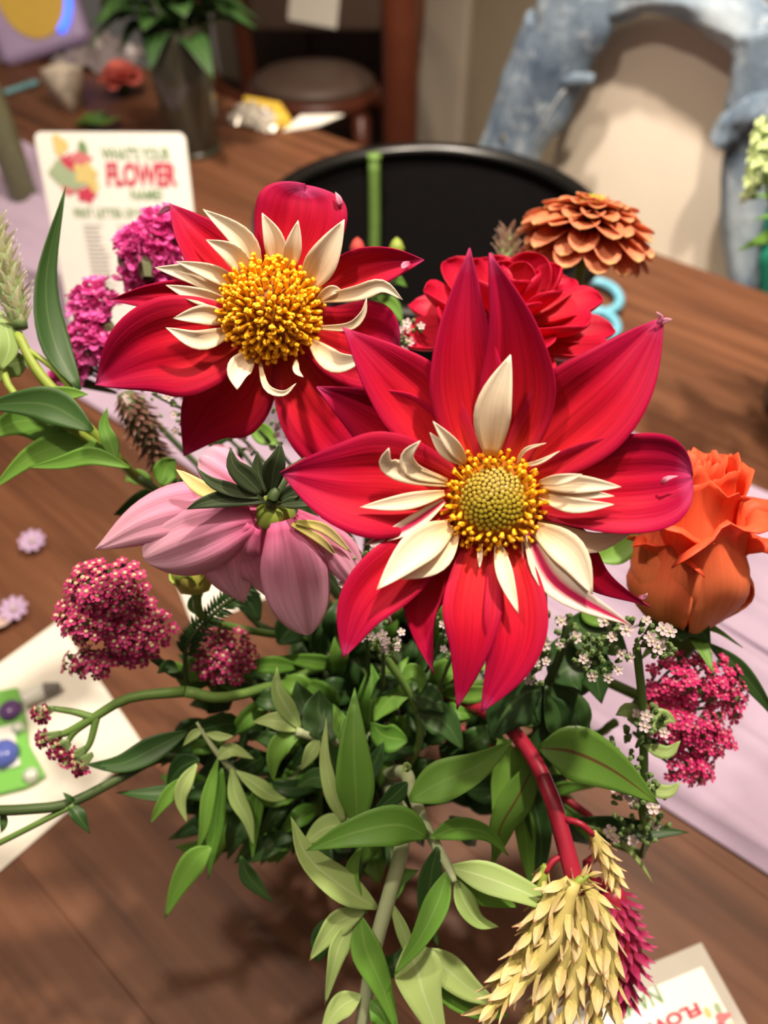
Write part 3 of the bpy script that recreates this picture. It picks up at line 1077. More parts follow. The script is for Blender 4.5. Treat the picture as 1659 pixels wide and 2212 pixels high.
LILM = rosette_mesh('lilac_blossom', 9, LIL, WHITE)
for (x, y, lb) in ((77, 1184, 'loose lilac blossom on the wood, the upper of two at left'), (38, 1330, 'loose lilac blossom on the wood just above the white paper')):
    o = bpy.data.objects.new('lilac_blossom', LILM)
    col.objects.link(o)
    o.matrix_basis = frame(G(x, y) + up * 0.009, Vector((0.1, -0.2, 1)), 0.0115)
    tag(o, lb, 'blossom')
tag(blade('fallen_petal', [gz(-40, 1352), gz(0, 1340, 0.006), gz(16, 1326)], 0.018, petal_mat('blush_petal', [(0, srgb(240, 206, 196)), (1, srgb(246, 220, 214))]), None, n=up, shape='round'),
    'pale blush fallen petal at the left edge by the paper', 'petal')

# ------------------------------------------------------------------ card lower right
sl = [G(1512, 2038), G(1240, 2150), G(1400, 2440), G(1700, 2400)]
A, B = sl[0], sl[1]
vx = (A - B).normalized()               # along the upper edge, to the right
vy = Vector((-vx.y, vx.x, 0))           # away from the viewer
c2 = empty('menu_card', A - vx * 0.05 - vy * 0.05, 'white flower name card in a clear sleeve, lower right corner', 'sign')
slv = [A, A - vx * 0.11, A - vx * 0.11 - vy * 0.15, A - vy * 0.15]
SLV = plain('clear_sleeve', srgb(198, 192, 184), var=srgb(186, 180, 172), rough=0.12, spec=0.6)
bevel(slab('sleeve', [v + up * 0.0006 for v in slv[::-1]], up, 0.003, SLV, c2), 0.0008)
slab('card_panel', [v + up * 0.0036 for v in (A - vx * 0.008 - vy * 0.012, A - vx * 0.1 - vy * 0.012, A - vx * 0.1 - vy * 0.14, A - vx * 0.008 - vy * 0.14)][::-1], up, 0.0006, CARD, c2)
zz = up * 0.0043
text_obj('NAME?', A - vx * 0.040 - vy * 0.012 + zz, -vx, -vy, 0.013, GREENP, c2, bold=0.02, width=0.034)
text_obj('FLOWER', A - vx * 0.022 - vy * 0.0275 + zz, -vx, -vy, 0.0085, REDP, c2, bold=0.045, width=0.052)
for (fx, fy, rx, ry, m_, lb) in ((0.016, 0.044, .004, .004, REDP, 5), (0.012, 0.039, .005, .0025, PKP, 3), (0.017, 0.050, .006, .005, SAGEP, 4), (0.010, 0.047, .003, .004, YELP, 4), (0.019, 0.034, .002, .003, YELP, 0), (0.012, 0.034, .002, .003, SAGEP, 0)):
    blob('flower_print', A - vx * fx - vy * fy + zz, vx, vy, rx, ry, m_, c2, lb, 0.0002 + 0.0003 * rng.random())

# light blue curved handle at the bucket's right
LBL = plain('sky_blue_plastic', srgb(120, 190, 214), rough=0.3)
sz = TABLE + 0.012
sc_ = empty('scissors', G(1290, 660), 'light blue looped scissors handle beside the black bucket', 'scissors')
hc = G(1286, 640, sz)
tube('handle', [hc + Vector((0.030 * math.cos(a), 0.036 * math.sin(a), 0)) for a in [2 * math.pi * i / 16 for i in range(17)]], 0.006, LBL, sc_, n=40)
hc2 = hc + Vector((-0.01, -0.062, 0))
tube('handle', [hc2 + Vector((0.024 * math.cos(a), 0.030 * math.sin(a), 0)) for a in [2 * math.pi * i / 16 for i in range(17)]], 0.006, LBL, sc_, n=40)
STEEL = plain('steel', srgb(170, 170, 172), rough=0.25, Metallic=0.9)
for dz, a in ((0.0, 0.0), (0.0022, 0.14)):
    dr = Vector((-0.86, 0.5 + a, 0)).normalized()
    sd = Vector((-dr.y, dr.x, 0))
    b0 = hc + dr * 0.03 + up * dz
    slab('blade', [b0 - sd * 0.006, b0 + dr * 0.11, b0 + sd * 0.006], up, 0.002, STEEL, sc_)

# ================================================================== THE BOUQUET
VX = Vector((-0.012, 0.25, TABLE + 0.009))          # vase foot
MOUTH = VX + Vector((0, 0, 0.15))
JAR = base_mat('dark_jar_glass', srgb(50, 56, 44), 0.08, 0.5)
JAR.node_tree.nodes['Principled BSDF'].inputs['Transmission Weight'].default_value = 0.5
jar = empty('glass_jar', VX, 'dark glass jar holding the bouquet, mostly hidden by leaves', 'vase')
lathe('jar_body', [(0, 0), (0.038, 0), (0.042, 0.005), (0.043, 0.10), (0.036, 0.125), (0.037, 0.15), (0.034, 0.15), (0.033, 0.125), (0.039, 0.10), (0.038, 0.01), (0, 0.008)], VX, JAR, jar, seg=32)
lathe('neck_ring', [(0.0355, 0.128), (0.0395, 0.131), (0.0395, 0.136), (0.0355, 0.139), (0.0355, 0.128)], VX, JAR, jar, seg=32, cap=False)


def mouth(k):
    a = k * 2.4
    r = 0.024 * math.sqrt((k % 13 + 1) / 14)
    return VX + Vector((r * math.cos(a), r * math.sin(a), 0.012)), MOUTH + Vector((1.05 * r * math.cos(a + 0.5), 1.05 * r * math.sin(a + 0.5), 0.0))


stem_k = [0]


def stalk(parent, top, into, r=0.0022, m=None, bend=None, name='stem'):
    """a stem from the jar up to a flower; 'into' points from the flower down its stem"""
    stem_k[0] += 1
    f, mo = mouth(stem_k[0])
    mid = bend if bend is not None else (mo + (top + into * 0.05)) * 0.5
    return tube(name, [f, mo, mid, top + into * 0.03, top], [r * 0.9, r, r, r, r * 1.1], m or STEM, parent, n=18, seg=7)


def thing(name, top, label, cat, group=None):
    return empty(name, VX + Vector((0, 0, 0.012)), label, cat, group)


class Fl:
    """a bloom placed by its centre; petals are given in pixels plus a height in mm towards the viewer"""
    def __init__(s, root, d):
        s.root, s.d = root, d

    def pt(s, x, y, h=0):
        return P(x, y, s.d - h / 1000.0)

    def petal(s, pts, wpx, m, name='petal', **kw):
        q = [s.pt(*p) for p in pts]
        d = (q[len(q) // 2] - CAM).dot(FW)
        return blade(name, q, wpx * d / FPX, m, s.root, **kw)


def floret_mesh(name, m, h=1.0, r=0.32, tip=0.42):
    """small tubular floret with a flared, pointed mouth, along +Z"""
    vs, fs = [], []
    rings = [(r * 0.7, 0.0), (r, h * 0.55), (tip, h * 0.85)]
    for (rr, z) in rings:
        for k in range(5):
            a = 2 * math.pi * k / 5
            vs.append((rr * math.cos(a), rr * math.sin(a), z))
    for i in range(2):
        for k in range(5):
            j = (k + 1) % 5
            fs.append((i * 5 + k, i * 5 + j, i * 5 + 5 + j, i * 5 + 5 + k))
    vs.append((0, 0, h))
    for k in range(5):
        fs.append((10 + k, 10 + (k + 1) % 5, 15))
    me = bpy.data.meshes.new(name)
    me.from_pydata(vs, [], fs)
    me.materials.append(m)
    me.update()
    return me


FLY = floret_mesh('disc_floret', YELLOW, 1.0, 0.16, 0.20)
FLO = floret_mesh('disc_knob', OLIVE, 0.55, 0.44, 0.40)


def disc(root, c, axis, R, H, n, me, s0, s1, jit, rin=0.0, rout=1.0, name='disc_floret', splay=0.9):
    ax = axis.normalized()
    q = ax.to_track_quat('Z', 'Y')
    for k in range(n):
        f = math.sqrt(rin * rin + (rout * rout - rin * rin) * (k + 0.5) / n)
        a = k * 2.39996
        lp = Vector((R * f * math.cos(a), R * f * math.sin(a), H * (1 - f * f)))
        nd = Vector((math.cos(a) * f * splay + rng.uniform(-jit, jit), math.sin(a) * f * splay + rng.uniform(-jit, jit), 1.0))
        sc = s0 + (s1 - s0) * rng.random()
        inst(name, me, root, frame(c + q @ lp, q @ nd, sc, rng.random() * 6))


def dome(R, H):
    return [(0, -0.009), (R * 0.75, -0.008), (R, -0.004)] + [(R * f, H * (1 - f * f) - 0.0008) for f in (1.0, 0.9, 0.8, 0.65, 0.5, 0.35, 0.2, 0.0)]


# ------------------------------------------------------------------ large red dahlia (front)
d1 = thing('collarette_dahlia', None, 'largest crimson collarette dahlia, front and centre, with olive and gold eye', 'flower')
F1 = Fl(d1, 0.262)
for (pts, wp, sh, kw) in (
    ([(1035, 1000, -2), (1012, 870, 4), (1000, 720, 10), (1014, 536, 14)], 172, 'taper', dict(cup=0.45, roll=(0.1, 0.25))),
    ([(1090, 1000, -1), (1118, 870, 6), (1110, 720, 13), (1058, 546, 18)], 168, 'taper', dict(cup=0.40, roll=(-0.1, -0.3))),
    ([(1115, 1020, -1), (1215, 925, 6), (1325, 825, 12), (1432, 684, 12)], 222, 'ovate', dict(cup=0.35, rib=0.03)),
    ([(1120, 1070, -2), (1250, 1052, 6), (1380, 1044, 9), (1496, 1030, 4)], 212, 'round', dict(cup=0.30, rib=0.04, ribs=4)),
    ([(1140, 1120, -6), (1230, 1190, -5), (1300, 1258, -4), (1405, 1312, -6)], 110, 'tail', dict(cup=0.5)),
    ([(1045, 1150, -2), (1022, 1290, 8), (1014, 1400, 10), (988, 1532, 6)], 128, 'taper', dict(cup=0.25, rib=0.03)),
    ([(1085, 1150, -1), (1112, 1290, 9), (1105, 1410, 12), (1040, 1540, 9)], 138, 'ovate', dict(cup=0.25, rib=0.03)),
    ([(985, 1150, -5), (922, 1250, -2), (905, 1340, 0), (938, 1455, 2)], 135, 'tail', dict(cup=0.6, wave=0.08, roll=(0.2, -0.7))),
    ([(985, 1130, -2), (878, 1215, 6), (785, 1305, 10), (741, 1422, 10)], 138, 'ovate', dict(cup=0.35)),
    ([(1000, 1075, -2), (860, 1052, 6), (740, 1045, 9), (606, 1022, 6)], 232, 'ovate', dict(cup=0.32, rib=0.03)),
    ([(1010, 1030, -4), (915, 890, 2), (825, 795, 6), (740, 706, 8)], 175, 'taper', dict(cup=0.35, roll=(0.0, 0.4))),
    ([(1000, 1040, -6), (880, 945, -3), (790, 890, -2), (684, 836, 0)], 175, 'taper', dict(cup=0.35, roll=(0.0, -0.4))),
):
    kw.setdefault('wave', 0.022)
    kw['rib'] = 0.05
    F1.petal(pts, wp, RED, shape=sh, nu=26, nv=14, **kw)
# curled pale petal tips
for pts in ([(1420, 700, 13), (1428, 686, 14), (1418, 674, 15)], [(1425, 700, 13), (1438, 692, 14), (1452, 690, 15)], [(1380, 1290, -4), (1392, 1290, -4), (1398, 1282, -2)],
            [(1430, 1046, 9), (1440, 1034, 11), (1466, 1028, 9)]):
    F1.petal(pts, 11, PINK, shape='taper', nu=5, nv=3, name='petal_tip')
C1 = F1.pt(1065, 1085, 2)
for (pts, wp, m) in (
    ([(1060, 985, 4), (1066, 880, 12), (1103, 766, 16)], 80, CREAM),
    ([(1005, 1000, 4), (975, 960, 9), (935, 910, 12)], 32, CREAM), ([(1000, 1002, 4), (960, 972, 8), (928, 934, 10)], 28, CREAM),
    ([(965, 1045, 4), (885, 1024, 9), (835, 1003, 12), (840, 968, 16)], 44, CREAM), ([(965, 1040, 4), (895, 1018, 9), (880, 985, 12), (908, 952, 15)], 36, CREAM),
    ([(960, 1065, 4), (870, 1085, 9), (778, 1096, 11)], 36, CREAM), ([(960, 1082, 3), (880, 1138, 6), (785, 1178, 8)], 36, STRIPE),
    ([(975, 1135, 4), (900, 1185, 12), (814, 1274, 17)], 78, CREAM), ([(985, 1150, 4), (940, 1212, 9), (868, 1252, 11)], 54, CREAM),
    ([(1037, 1175, 4), (1037, 1200, 6), (1036, 1228, 7)], 12, CREAM), ([(1075, 1170, 4), (1092, 1245, 12), (1120, 1326, 15)], 36, CREAM),
    ([(1130, 1150, 3), (1158, 1245, 6), (1182, 1352, 6)], 38, CREAM), ([(1140, 1150, 4), (1205, 1262, 10), (1365, 1352, 12)], 64, STRIPE),
    ([(1155, 1138, 5), (1232, 1195, 12), (1280, 1284, 14)], 72, CREAM), ([(1160, 1130, 0), (1268, 1172, 2), (1368, 1150, 2)], 48, CREAM),
    ([(1165, 1072, 4), (1240, 1092, 11), (1327, 1090, 13)], 34, CREAM), ([(1168, 1062, 4), (1250, 1066, 11), (1327, 1072, 14)], 26, CREAM),
    ([(1168, 1048, 5), (1250, 1046, 12), (1342, 1052, 14)], 40, CREAM), ([(1165, 1042, 6), (1210, 1036, 13), (1258, 1025, 15)], 24, CREAM),
    ([(1115, 1005, 4), (1135, 972, 9), (1180, 957, 12)], 9, CREAM), ([(1120, 1008, 4), (1165, 998, 9), (1210, 974, 11)], 10, CREAM),
):
    F1.petal(pts, wp, m, name='collar_petal', shape='collar', cup=0.35, nu=12, nv=6, thick=0.0003)
AX1 = (CAM - C1).normalized() + UP * 0.12
pxm = 0.262 / FPX
disc_dome = lathe('disc', dome(0.0150, 0.0112), C1, GOLD, d1, seg=32, axis=AX1)
disc(d1, C1 - AX1.normalized() * 0.0005, AX1, 0.0150, 0.0120, 150, FLO, 0.0017, 0.0021, 0.06, 0.0, 0.68, 'disc_knob')
disc(d1, C1 - AX1.normalized() * 0.0004, AX1, 0.0150, 0.0112, 104, FLY, 0.0036, 0.0052, 0.45, 0.66, 1.08, 'disc_floret', 0.7)
lathe('calyx', [(0, -0.018), (0.006, -0.016), (0.010, -0.009), (0.006, -0.004), (0, -0.004)], C1, LEAFS, d1, seg=14, axis=AX1)
stalk(d1, C1 - AX1.normalized() * 0.014, Vector((0, 0.35, -0.9)), 0.0026)

# ------------------------------------------------------------------ red dahlia upper left
d2 = thing('collarette_dahlia', None, 'crimson collarette dahlia upper left with a full fluffy yellow centre', 'flower')
F2 = Fl(d2, 0.318)
for (pts, wp, sh, kw) in (
    ([(610, 640, -3), (632, 540, 4), (652, 460, 8), (660, 398, 8)], 196, 'round', dict(cup=0.3, rib=0.03, tear=0.12)),
    ([(545, 650, -3), (470, 560, 4), (415, 500, 8), (366, 440, 8)], 128, 'taper', dict(cup=0.4, roll=(0, 0.5))),
    ([(520, 670, -3), (420, 648, 0), (330, 642, 4), (236, 648, 4)], 80, 'taper', dict(cup=0.4)),
    ([(540, 720, -3), (420, 742, 6), (310, 768, 8), (206, 830, 4)], 215, 'ovate', dict(cup=0.28, rib=0.03)),
    ([(565, 760, -6), (505, 850, -10), (445, 905, -16), (396, 985, -22)], 175, 'taper', dict(cup=0.3)),
    ([(625, 760, -6), (680, 860, -8), (735, 930, -12), (790, 1000, -16)], 205, 'broad', dict(cup=0.3, rib=0.03)),
    ([(650, 700, -5), (730, 735, -4), (800, 750, -4), (862, 760, -6)], 190, 'round', dict(cup=0.3)),
    ([(660, 640, -3), (750, 596, 4), (830, 572, 8), (916, 562, 8)], 92, 'ovate', dict(cup=0.5)),
):
    kw.setdefault('wave', 0.022)
    kw['rib'] = 0.05
    F2.petal(pts, wp, RED, shape=sh, nu=24, nv=14, **kw)
for pts in ([(885, 568, 9), (872, 574, 11), (868, 582, 11)], [(370, 446, 9), (356, 452, 7), (340, 464, 4)], [(735, 446, 9), (732, 430, 10), (724, 414, 10)]):
    F2.petal(pts, 14, PINK, shape='taper', nu=5, nv=3, name='petal_tip')
C2 = F2.pt(585, 672, 4)
for (pts, wp) in (
    ([(555, 600, 3), (525, 520, 11), (438, 452, 16)], 52), ([(545, 610, 4), (505, 552, 12), (445, 518, 16)], 46), ([(600, 585, 3), (592, 520, 10), (566, 460, 14)], 46),
    ([(622, 590, 4), (633, 535, 11), (644, 476, 15)], 38), ([(660, 625, 3), (698, 560, 11), (744, 474, 16)], 68), ([(680, 648, 4), (770, 634, 12), (825, 618, 14), (870, 648, 12)], 34),
    ([(680, 655, 3), (715, 628, 9), (740, 630, 9)], 22), ([(680, 708, 3), (752, 706, 10), (783, 680, 13), (792, 644, 15)], 18), ([(672, 740, 3), (725, 782, 10), (792, 774, 14)], 48),
    ([(560, 775, 3), (575, 835, 9), (612, 850, 11), (640, 828, 12)], 15), ([(640, 775, 3), (640, 800, 6), (655, 815, 8)], 14), ([(545, 765, 3), (515, 800, 9), (512, 842, 11)], 52),
    ([(500, 715, 3), (430, 735, 11), (358, 708, 14)], 42), ([(495, 690, 3), (440, 680, 11), (374, 688, 14)], 42), ([(495, 655, 3), (430, 640, 10), (358, 616, 13)], 36),
    ([(500, 632, 3), (430, 596, 9), (334, 578, 12)], 46), ([(520, 620, 3), (460, 590, 10), (380, 565, 13)], 36)):
    F2.petal(pts, wp, CREAM, name='collar_petal', shape='collar', cup=0.4, nu=12, nv=6, thick=0.0003)
AX2 = (CAM - C2).normalized() + UP * 0.15
lathe('disc', dome(0.0185, 0.0125), C2, GOLD, d2, seg=32, axis=AX2)
disc(d2, C2 - AX2.normalized() * 0.0005, AX2, 0.0185, 0.013, 290, FLY, 0.0040, 0.0060, 0.55, 0.0, 1.02, 'disc_floret', 0.9)
lathe('calyx', [(0, -0.02), (0.006, -0.018), (0.011, -0.010), (0.007, -0.004), (0, -0.004)], C2, LEAFS, d2, seg=14, axis=AX2)
stalk(d2, C2 - AX2.normalized() * 0.016, Vector((0.15, 0.2, -0.95)), 0.0026)

# ------------------------------------------------------------------ pink dahlia from behind
d3 = thing('pink_dahlia', None, 'pale pink dahlia nodding away, seen from behind with its green calyx', 'flower')
F3 = Fl(d3, 0.300)
for (pts, wp, sh, kw) in (
    ([(560, 1105, 0), (430, 1098, -2), (310, 1128, -6), (206, 1187, -14)], 128, 'ovate', dict(cup=-0.35, roll=(0, 0.3))),
    ([(545, 1120, 2), (470, 1140, 2), (390, 1170, -3), (312, 1206, -10)], 168, 'broad', dict(cup=-0.35, rib=0.03)),
    ([(540, 1130, 2), (500, 1185, -3), (505, 1240, -10), (526, 1302, -18)], 146, 'ovate', dict(cup=-0.4, rib=0.04)),
    ([(565, 1125, 0), (560, 1200, -8), (575, 1245, -15), (580, 1292, -22)], 130, 'ovate', dict(cup=-0.3)),
    ([(610, 1125, 3), (630, 1200, 0), (645, 1280, -8), (668, 1370, -18)], 146, 'broad', dict(cup=-0.4, rib=0.04)),
    ([(640, 1120, 1), (700, 1170, -5), (745, 1230, -10), (790, 1290, -18)], 56, 'petal', dict(cup=-0.5)),
    ([(640, 1110, -2), (720, 1160, -10), (770, 1220, -18), (848, 1348, -30)], 50, 'petal', dict(cup=-0.5)),
    ([(560, 1070, -4), (500, 1030, -14), (455, 1000, -20), (432, 988, -24)], 95, 'round', dict(cup=-0.3)),
    ([(560, 1080, -4), (500, 1060, -14), (440, 1045, -22)], 80, 'round', dict(cup=-0.3)),
    ([(600, 1080, -8), (640, 1050, -20), (670, 1030, -28)], 80, 'round', dict(cup=-0.3)),
):
    kw['rib'] = 0.07
    F3.petal(pts, wp, PINK, shape=sh, nu=18, nv=14, wave=0.02, **kw)
for (pts, wp) in (([(545, 1080, 4), (450, 1062, 4), (380, 1014, 4)], 34), ([(640, 1128, 4), (700, 1142, 0), (760, 1195, -8)], 22), ([(630, 1132, 4), (690, 1165, 0), (730, 1205, -8)], 18)):
    F3.petal(pts, wp, PALEY, name='young_petal', shape='petal', nu=10, nv=5)
for (pts, wp) in (([(575, 1085, 6), (490, 1078, 8), (440, 1086, 9), (404, 1100, 8)], 36), ([(570, 1078, 6), (500, 1058, 9), (455, 1040, 11), (424, 1010, 12)], 30),
                  ([(570, 1072, 5), (535, 1035, 10), (505, 1005, 13), (498, 968, 14)], 48), ([(585, 1070, 5), (590, 1020, 11), (600, 990, 14), (606, 955, 15)], 50),
                  ([(575, 1070, 3), (558, 1020, 6), (556, 975, 8)], 34), ([(600, 1080, 4), (640, 1060, 7), (660, 1058, 8)], 34), ([(600, 1090, 5), (650, 1085, 7), (690, 1092, 8)], 28)):
    F3.petal(pts, wp, LEAFS, name='sepal', shape='leaf', nu=10, nv=5, wave=0.03)
C3 = F3.pt(585, 1092, 4)
lathe('calyx', [(0, -0.009), (0.006, -0.008), (0.0085, -0.003), (0.007, 0.002), (0.003, 0.005), (0, 0.006)], C3 + Vector((0, 0.004, -0.006)), STEMY, d3, seg=18, axis=UP * 0.8 - FW * 0.5)
tube('stem', [C3, F3.pt(596, 1062, 6), F3.pt(640, 1010, -10), F3.pt(690, 1030, -60), MOUTH + Vector((0.004, 0.01, 0.05)), MOUTH + Vector((0.004, 0.008, -0.02)), VX + Vector((0.002, 0.004, 0.014))], [0.0022] * 6, STEMD, d3, n=30, seg=7)

# ------------------------------------------------------------------ scarlet ball dahlia
d4 = thing('ball_dahlia', None, 'bright scarlet double dahlia with rounded petals, behind the largest dahlia', 'flower')
D4 = 0.365
C4 = P(1098, 700, D4)
AX4 = (UP * 0.75 - FW * 0.62 + RT * 0.05).normalized()
q4 = AX4.to_track_quat('Z', 'Y')
cnt = 0
for ring, (n_, el, ln, wd, r0_, zz_) in enumerate(((9, 0.02, 0.042, 0.027, 0.008, -0.004), (8, 0.40, 0.038, 0.026, 0.006, 0.0), (7, 0.85, 0.029, 0.022, 0.004, 0.003), (5, 1.2, 0.022, 0.017, 0.002, 0.006))):
    for k in range(n_):
        a = 2 * math.pi * (k + 0.5 * (ring % 2)) / n_ + rng.uniform(-0.12, 0.12)
        e = el + rng.uniform(-0.1, 0.1)
        rd = Vector((math.cos(a), math.sin(a), 0))
        dr = rd * math.cos(e) + Vector((0, 0, math.sin(e)))
        nn = -rd * math.sin(e) + Vector((0, 0, math.cos(e)))
        b0 = rd * r0_ + Vector((0, 0, zz_))
        pts = [C4 + q4 @ v for v in (b0, b0 + dr * ln * 0.5 - nn * 0.001, b0 + dr * ln + nn * rng.uniform(-0.004, 0.006))]
        blade('petal', pts, wd * rng.uniform(0.92, 1.1), RED2, d4, n=q4 @ nn, shape='round', cup=0.55, nu=10, nv=8, wave=0.02)
disc(d4, C4 + AX4 * 0.012, AX4, 0.006, 0.002, 30, FLY, 0.003, 0.004, 0.3)
for k in range(5):
    a = k * 1.256
    dr = q4 @ Vector((math.cos(a), math.sin(a), -0.2))
    blade('sepal', [C4 - AX4 * 0.008, C4 + dr * 0.014 - AX4 * 0.01, C4 + dr * 0.026 - AX4 * 0.014], 0.012, LEAFS, d4, n=-AX4, shape='leaf', nu=6, nv=4)
stalk(d4, C4 - AX4 * 0.006, -AX4, 0.0026)

# ------------------------------------------------------------------ zinnia
d5 = thing('zinnia', None, 'dusty orange zinnia with drooping layered petals against the black bucket', 'flower')
C5 = P(1272, 486, 0.42)
AX5 = (Vector((0.12, 0.36, 0.92))).normalized()
q5 = AX5.to_track_quat('Z', 'Y')
for ring, (n_, el, ln, wd, r0_, zz_) in enumerate(((17, -0.62, 0.027, 0.0150, 0.012, -0.004), (17, -0.32, 0.029, 0.0150, 0.010, -0.001), (16, -0.06, 0.027, 0.0145, 0.008, 0.002), (14, 0.16, 0.022, 0.0135, 0.005, 0.0045), (11, 0.40, 0.016, 0.0115, 0.004, 0.0065), (8, 0.8, 0.010, 0.009, 0.002, 0.0080))):
    for k in range(n_):
        a = 2 * math.pi * (k + 0.5 * (ring % 2)) / n_ + rng.uniform(-0.1, 0.1)
        e = el + rng.uniform(-0.12, 0.12)
        rd = Vector((math.cos(a), math.sin(a), 0))
        dr = rd * math.cos(e) + Vector((0, 0, math.sin(e)))
        nn = -rd * math.sin(e) + Vector((0, 0, math.cos(e)))
        b0 = rd * r0_ + Vector((0, 0, zz_))
        L_n = ln * rng.uniform(0.9, 1.12)
        pts = [C5 + q5 @ v for v in (b0, b0 + dr * L_n * 0.5 + nn * 0.0015, b0 + dr * L_n - nn * 0.002)]
        blade('petal', pts, wd * rng.uniform(0.9, 1.1), CORAL, d5, n=q5 @ nn, shape='round', cup=0.4, nu=7, nv=5, tear=0.10, wave=0.02)
disc(d5, C5 + AX5 * 0.009, AX5, 0.007, 0.003, 46, floret_mesh('lime_floret', plain('lime_disc', srgb(190, 190, 50), var=srgb(160, 170, 40)), 1.0, 0.24, 0.26), 0.003, 0.004, 0.3)
lathe('calyx', [(0, -0.020), (0.005, -0.018), (0.009, -0.010), (0.010, 0.0), (0, 0.004)], C5, STEMD, d5, seg=14, axis=AX5)
stalk(d5, C5 - AX5 * 0.016, -AX5, 0.003, bend=MOUTH.lerp(C5, 0.6) + Vector((0.01, 0, -0.01)))

# ------------------------------------------------------------------ orange rose
d6 = thing('rose', None, 'vivid orange rose in half bloom at the right, behind the dahlia', 'flower')
B6 = P(1478, 1352, 0.356)
T6 = P(1512, 985, 0.330)
AX6 = (T6 - B6).normalized()
H6 = (T6 - B6).length
q6 = AX6.to_track_quat('Z', 'Y')
rr_ = random.Random(4)
for k, (phi, R6, h6, span, flare) in enumerate(((4.9, 0.0262, 0.58, 0.95, 0.006), (3.4, 0.0262, 0.66, 0.9, 0.006), (0.4, 0.026, 0.62, 0.9, 0.005), (0.2, 0.0245, 0.80, 1.25, 0.0065), (2.2, 0.025, 0.78, 1.25, 0.0075), (4.3, 0.0245, 0.86, 1.25, 0.0065), (5.3, 0.0225, 0.96, 1.15, 0.003), (1.2, 0.022, 0.95, 1.15, 0.004), (3.3, 0.022, 0.98, 1.15, 0.003),
                                               (0.6, 0.0175, 1.0, 1.3, 0.002), (2.7, 0.0175, 1.02, 1.3, 0.002), (4.8, 0.0175, 1.0, 1.3, 0.002), (1.6, 0.012, 1.0, 1.4, 0.001), (3.8, 0.012, 1.0, 1.4, 0.001), (5.9, 0.012, 1.0, 1.4, 0.001), (0.2, 0.006, 0.97, 1.6, 0.0), (3.0, 0.006, 0.98, 1.6, 0.0))):
    vs, fs, uvs = [], [], []
    nu_, nv_ = 14, 16
    p1, p2 = rr_.random() * 6, rr_.random() * 6
    for i in range(nu_ + 1):
        v = i / nu_
        for j in range(nv_ + 1):
            u = -1 + 2 * j / nv_
            top = h6 * (1 - 0.14 * u * u * abs(u) + 0.025 * math.sin(u * 7 + p1) + 0.02 * math.sin(u * 15 + p2))
            z = H6 * top * v
            prof = (0.42 + 0.62 * math.sin(min(1, v * 2.3) * math.pi / 2)) * (1 - 0.36 * max(0, v - 0.5) / 0.5)
            fl = flare * max(0, (v - 0.72) / 0.28) ** 2 * (1.5 + 0.8 * math.sin(u * 6 + p2) + abs(u))
            r = 0.94 * R6 * prof + fl + 0.0012 * math.sin(v * 8 + u * 4 + p1)
            a = phi + span * u * (0.75 + 0.25 * v)
            z -= flare * 0.9 * max(0, (v - 0.86) / 0.14) ** 2
            vs.append(B6 + q6 @ Vector((r * math.cos(a), r * math.sin(a), z)))
            uvs.append((j / nv_, v))
    for i in range(nu_):
        for j in range(nv_):
            a = i * (nv_ + 1) + j
            fs.append((a, a + 1, a + nv_ + 2, a + nv_ + 1))
    solid(mesh_obj('petal', vs, fs, ORANGE, d6, uvs), 0.0005)
lathe('calyx', [(0, -0.016), (0.004, -0.015), (0.0075, -0.008), (0.007, -0.001), (0.010, 0.004), (0, 0.006)], B6, STEM, d6, seg=14, axis=AX6)
for k in range(5):
    a = k * 1.257 + 0.4
    rd = q6 @ Vector((math.cos(a), math.sin(a), 0))
    blade('sepal', [B6, B6 + rd * 0.012 - AX6 * 0.001, B6 + rd * 0.026 - AX6 * 0.010], 0.009, LEAF, d6, n=AX6, shape='lance', nu=7, nv=4)
stalk(d6, B6 - AX6 * 0.013, -AX6, 0.0027, bend=MOUTH.lerp(B6, 0.55) + Vector((0.005, 0.0, -0.01)))

# ------------------------------------------------------------------ clusters of small florets
YAR = rosette_mesh('yarrow_floret', 5, MAG, MAGC, 0.36, 0.15)
YAR2 = rosette_mesh('hot_floret', 5, HOTPINK, plain('rose_centre', srgb(232, 130, 150)), 0.30, 0.2)
STA = rosette_mesh('statice_floret', 5, STAT, plain('orchid_centre', srgb(236, 150, 200)), 0.2, 0.5)
WHT = rosette_mesh('white_floret', 5, WHITE, plain('cream_centre', srgb(222, 214, 170)), 0.3, 0.3)
CAL = floret_mesh('calyx_cup', CALYX, 1.0, 0.30, 0.34)
CALD = floret_mesh('dull_cup', CALYXD, 1.0, 0.34, 0.30)


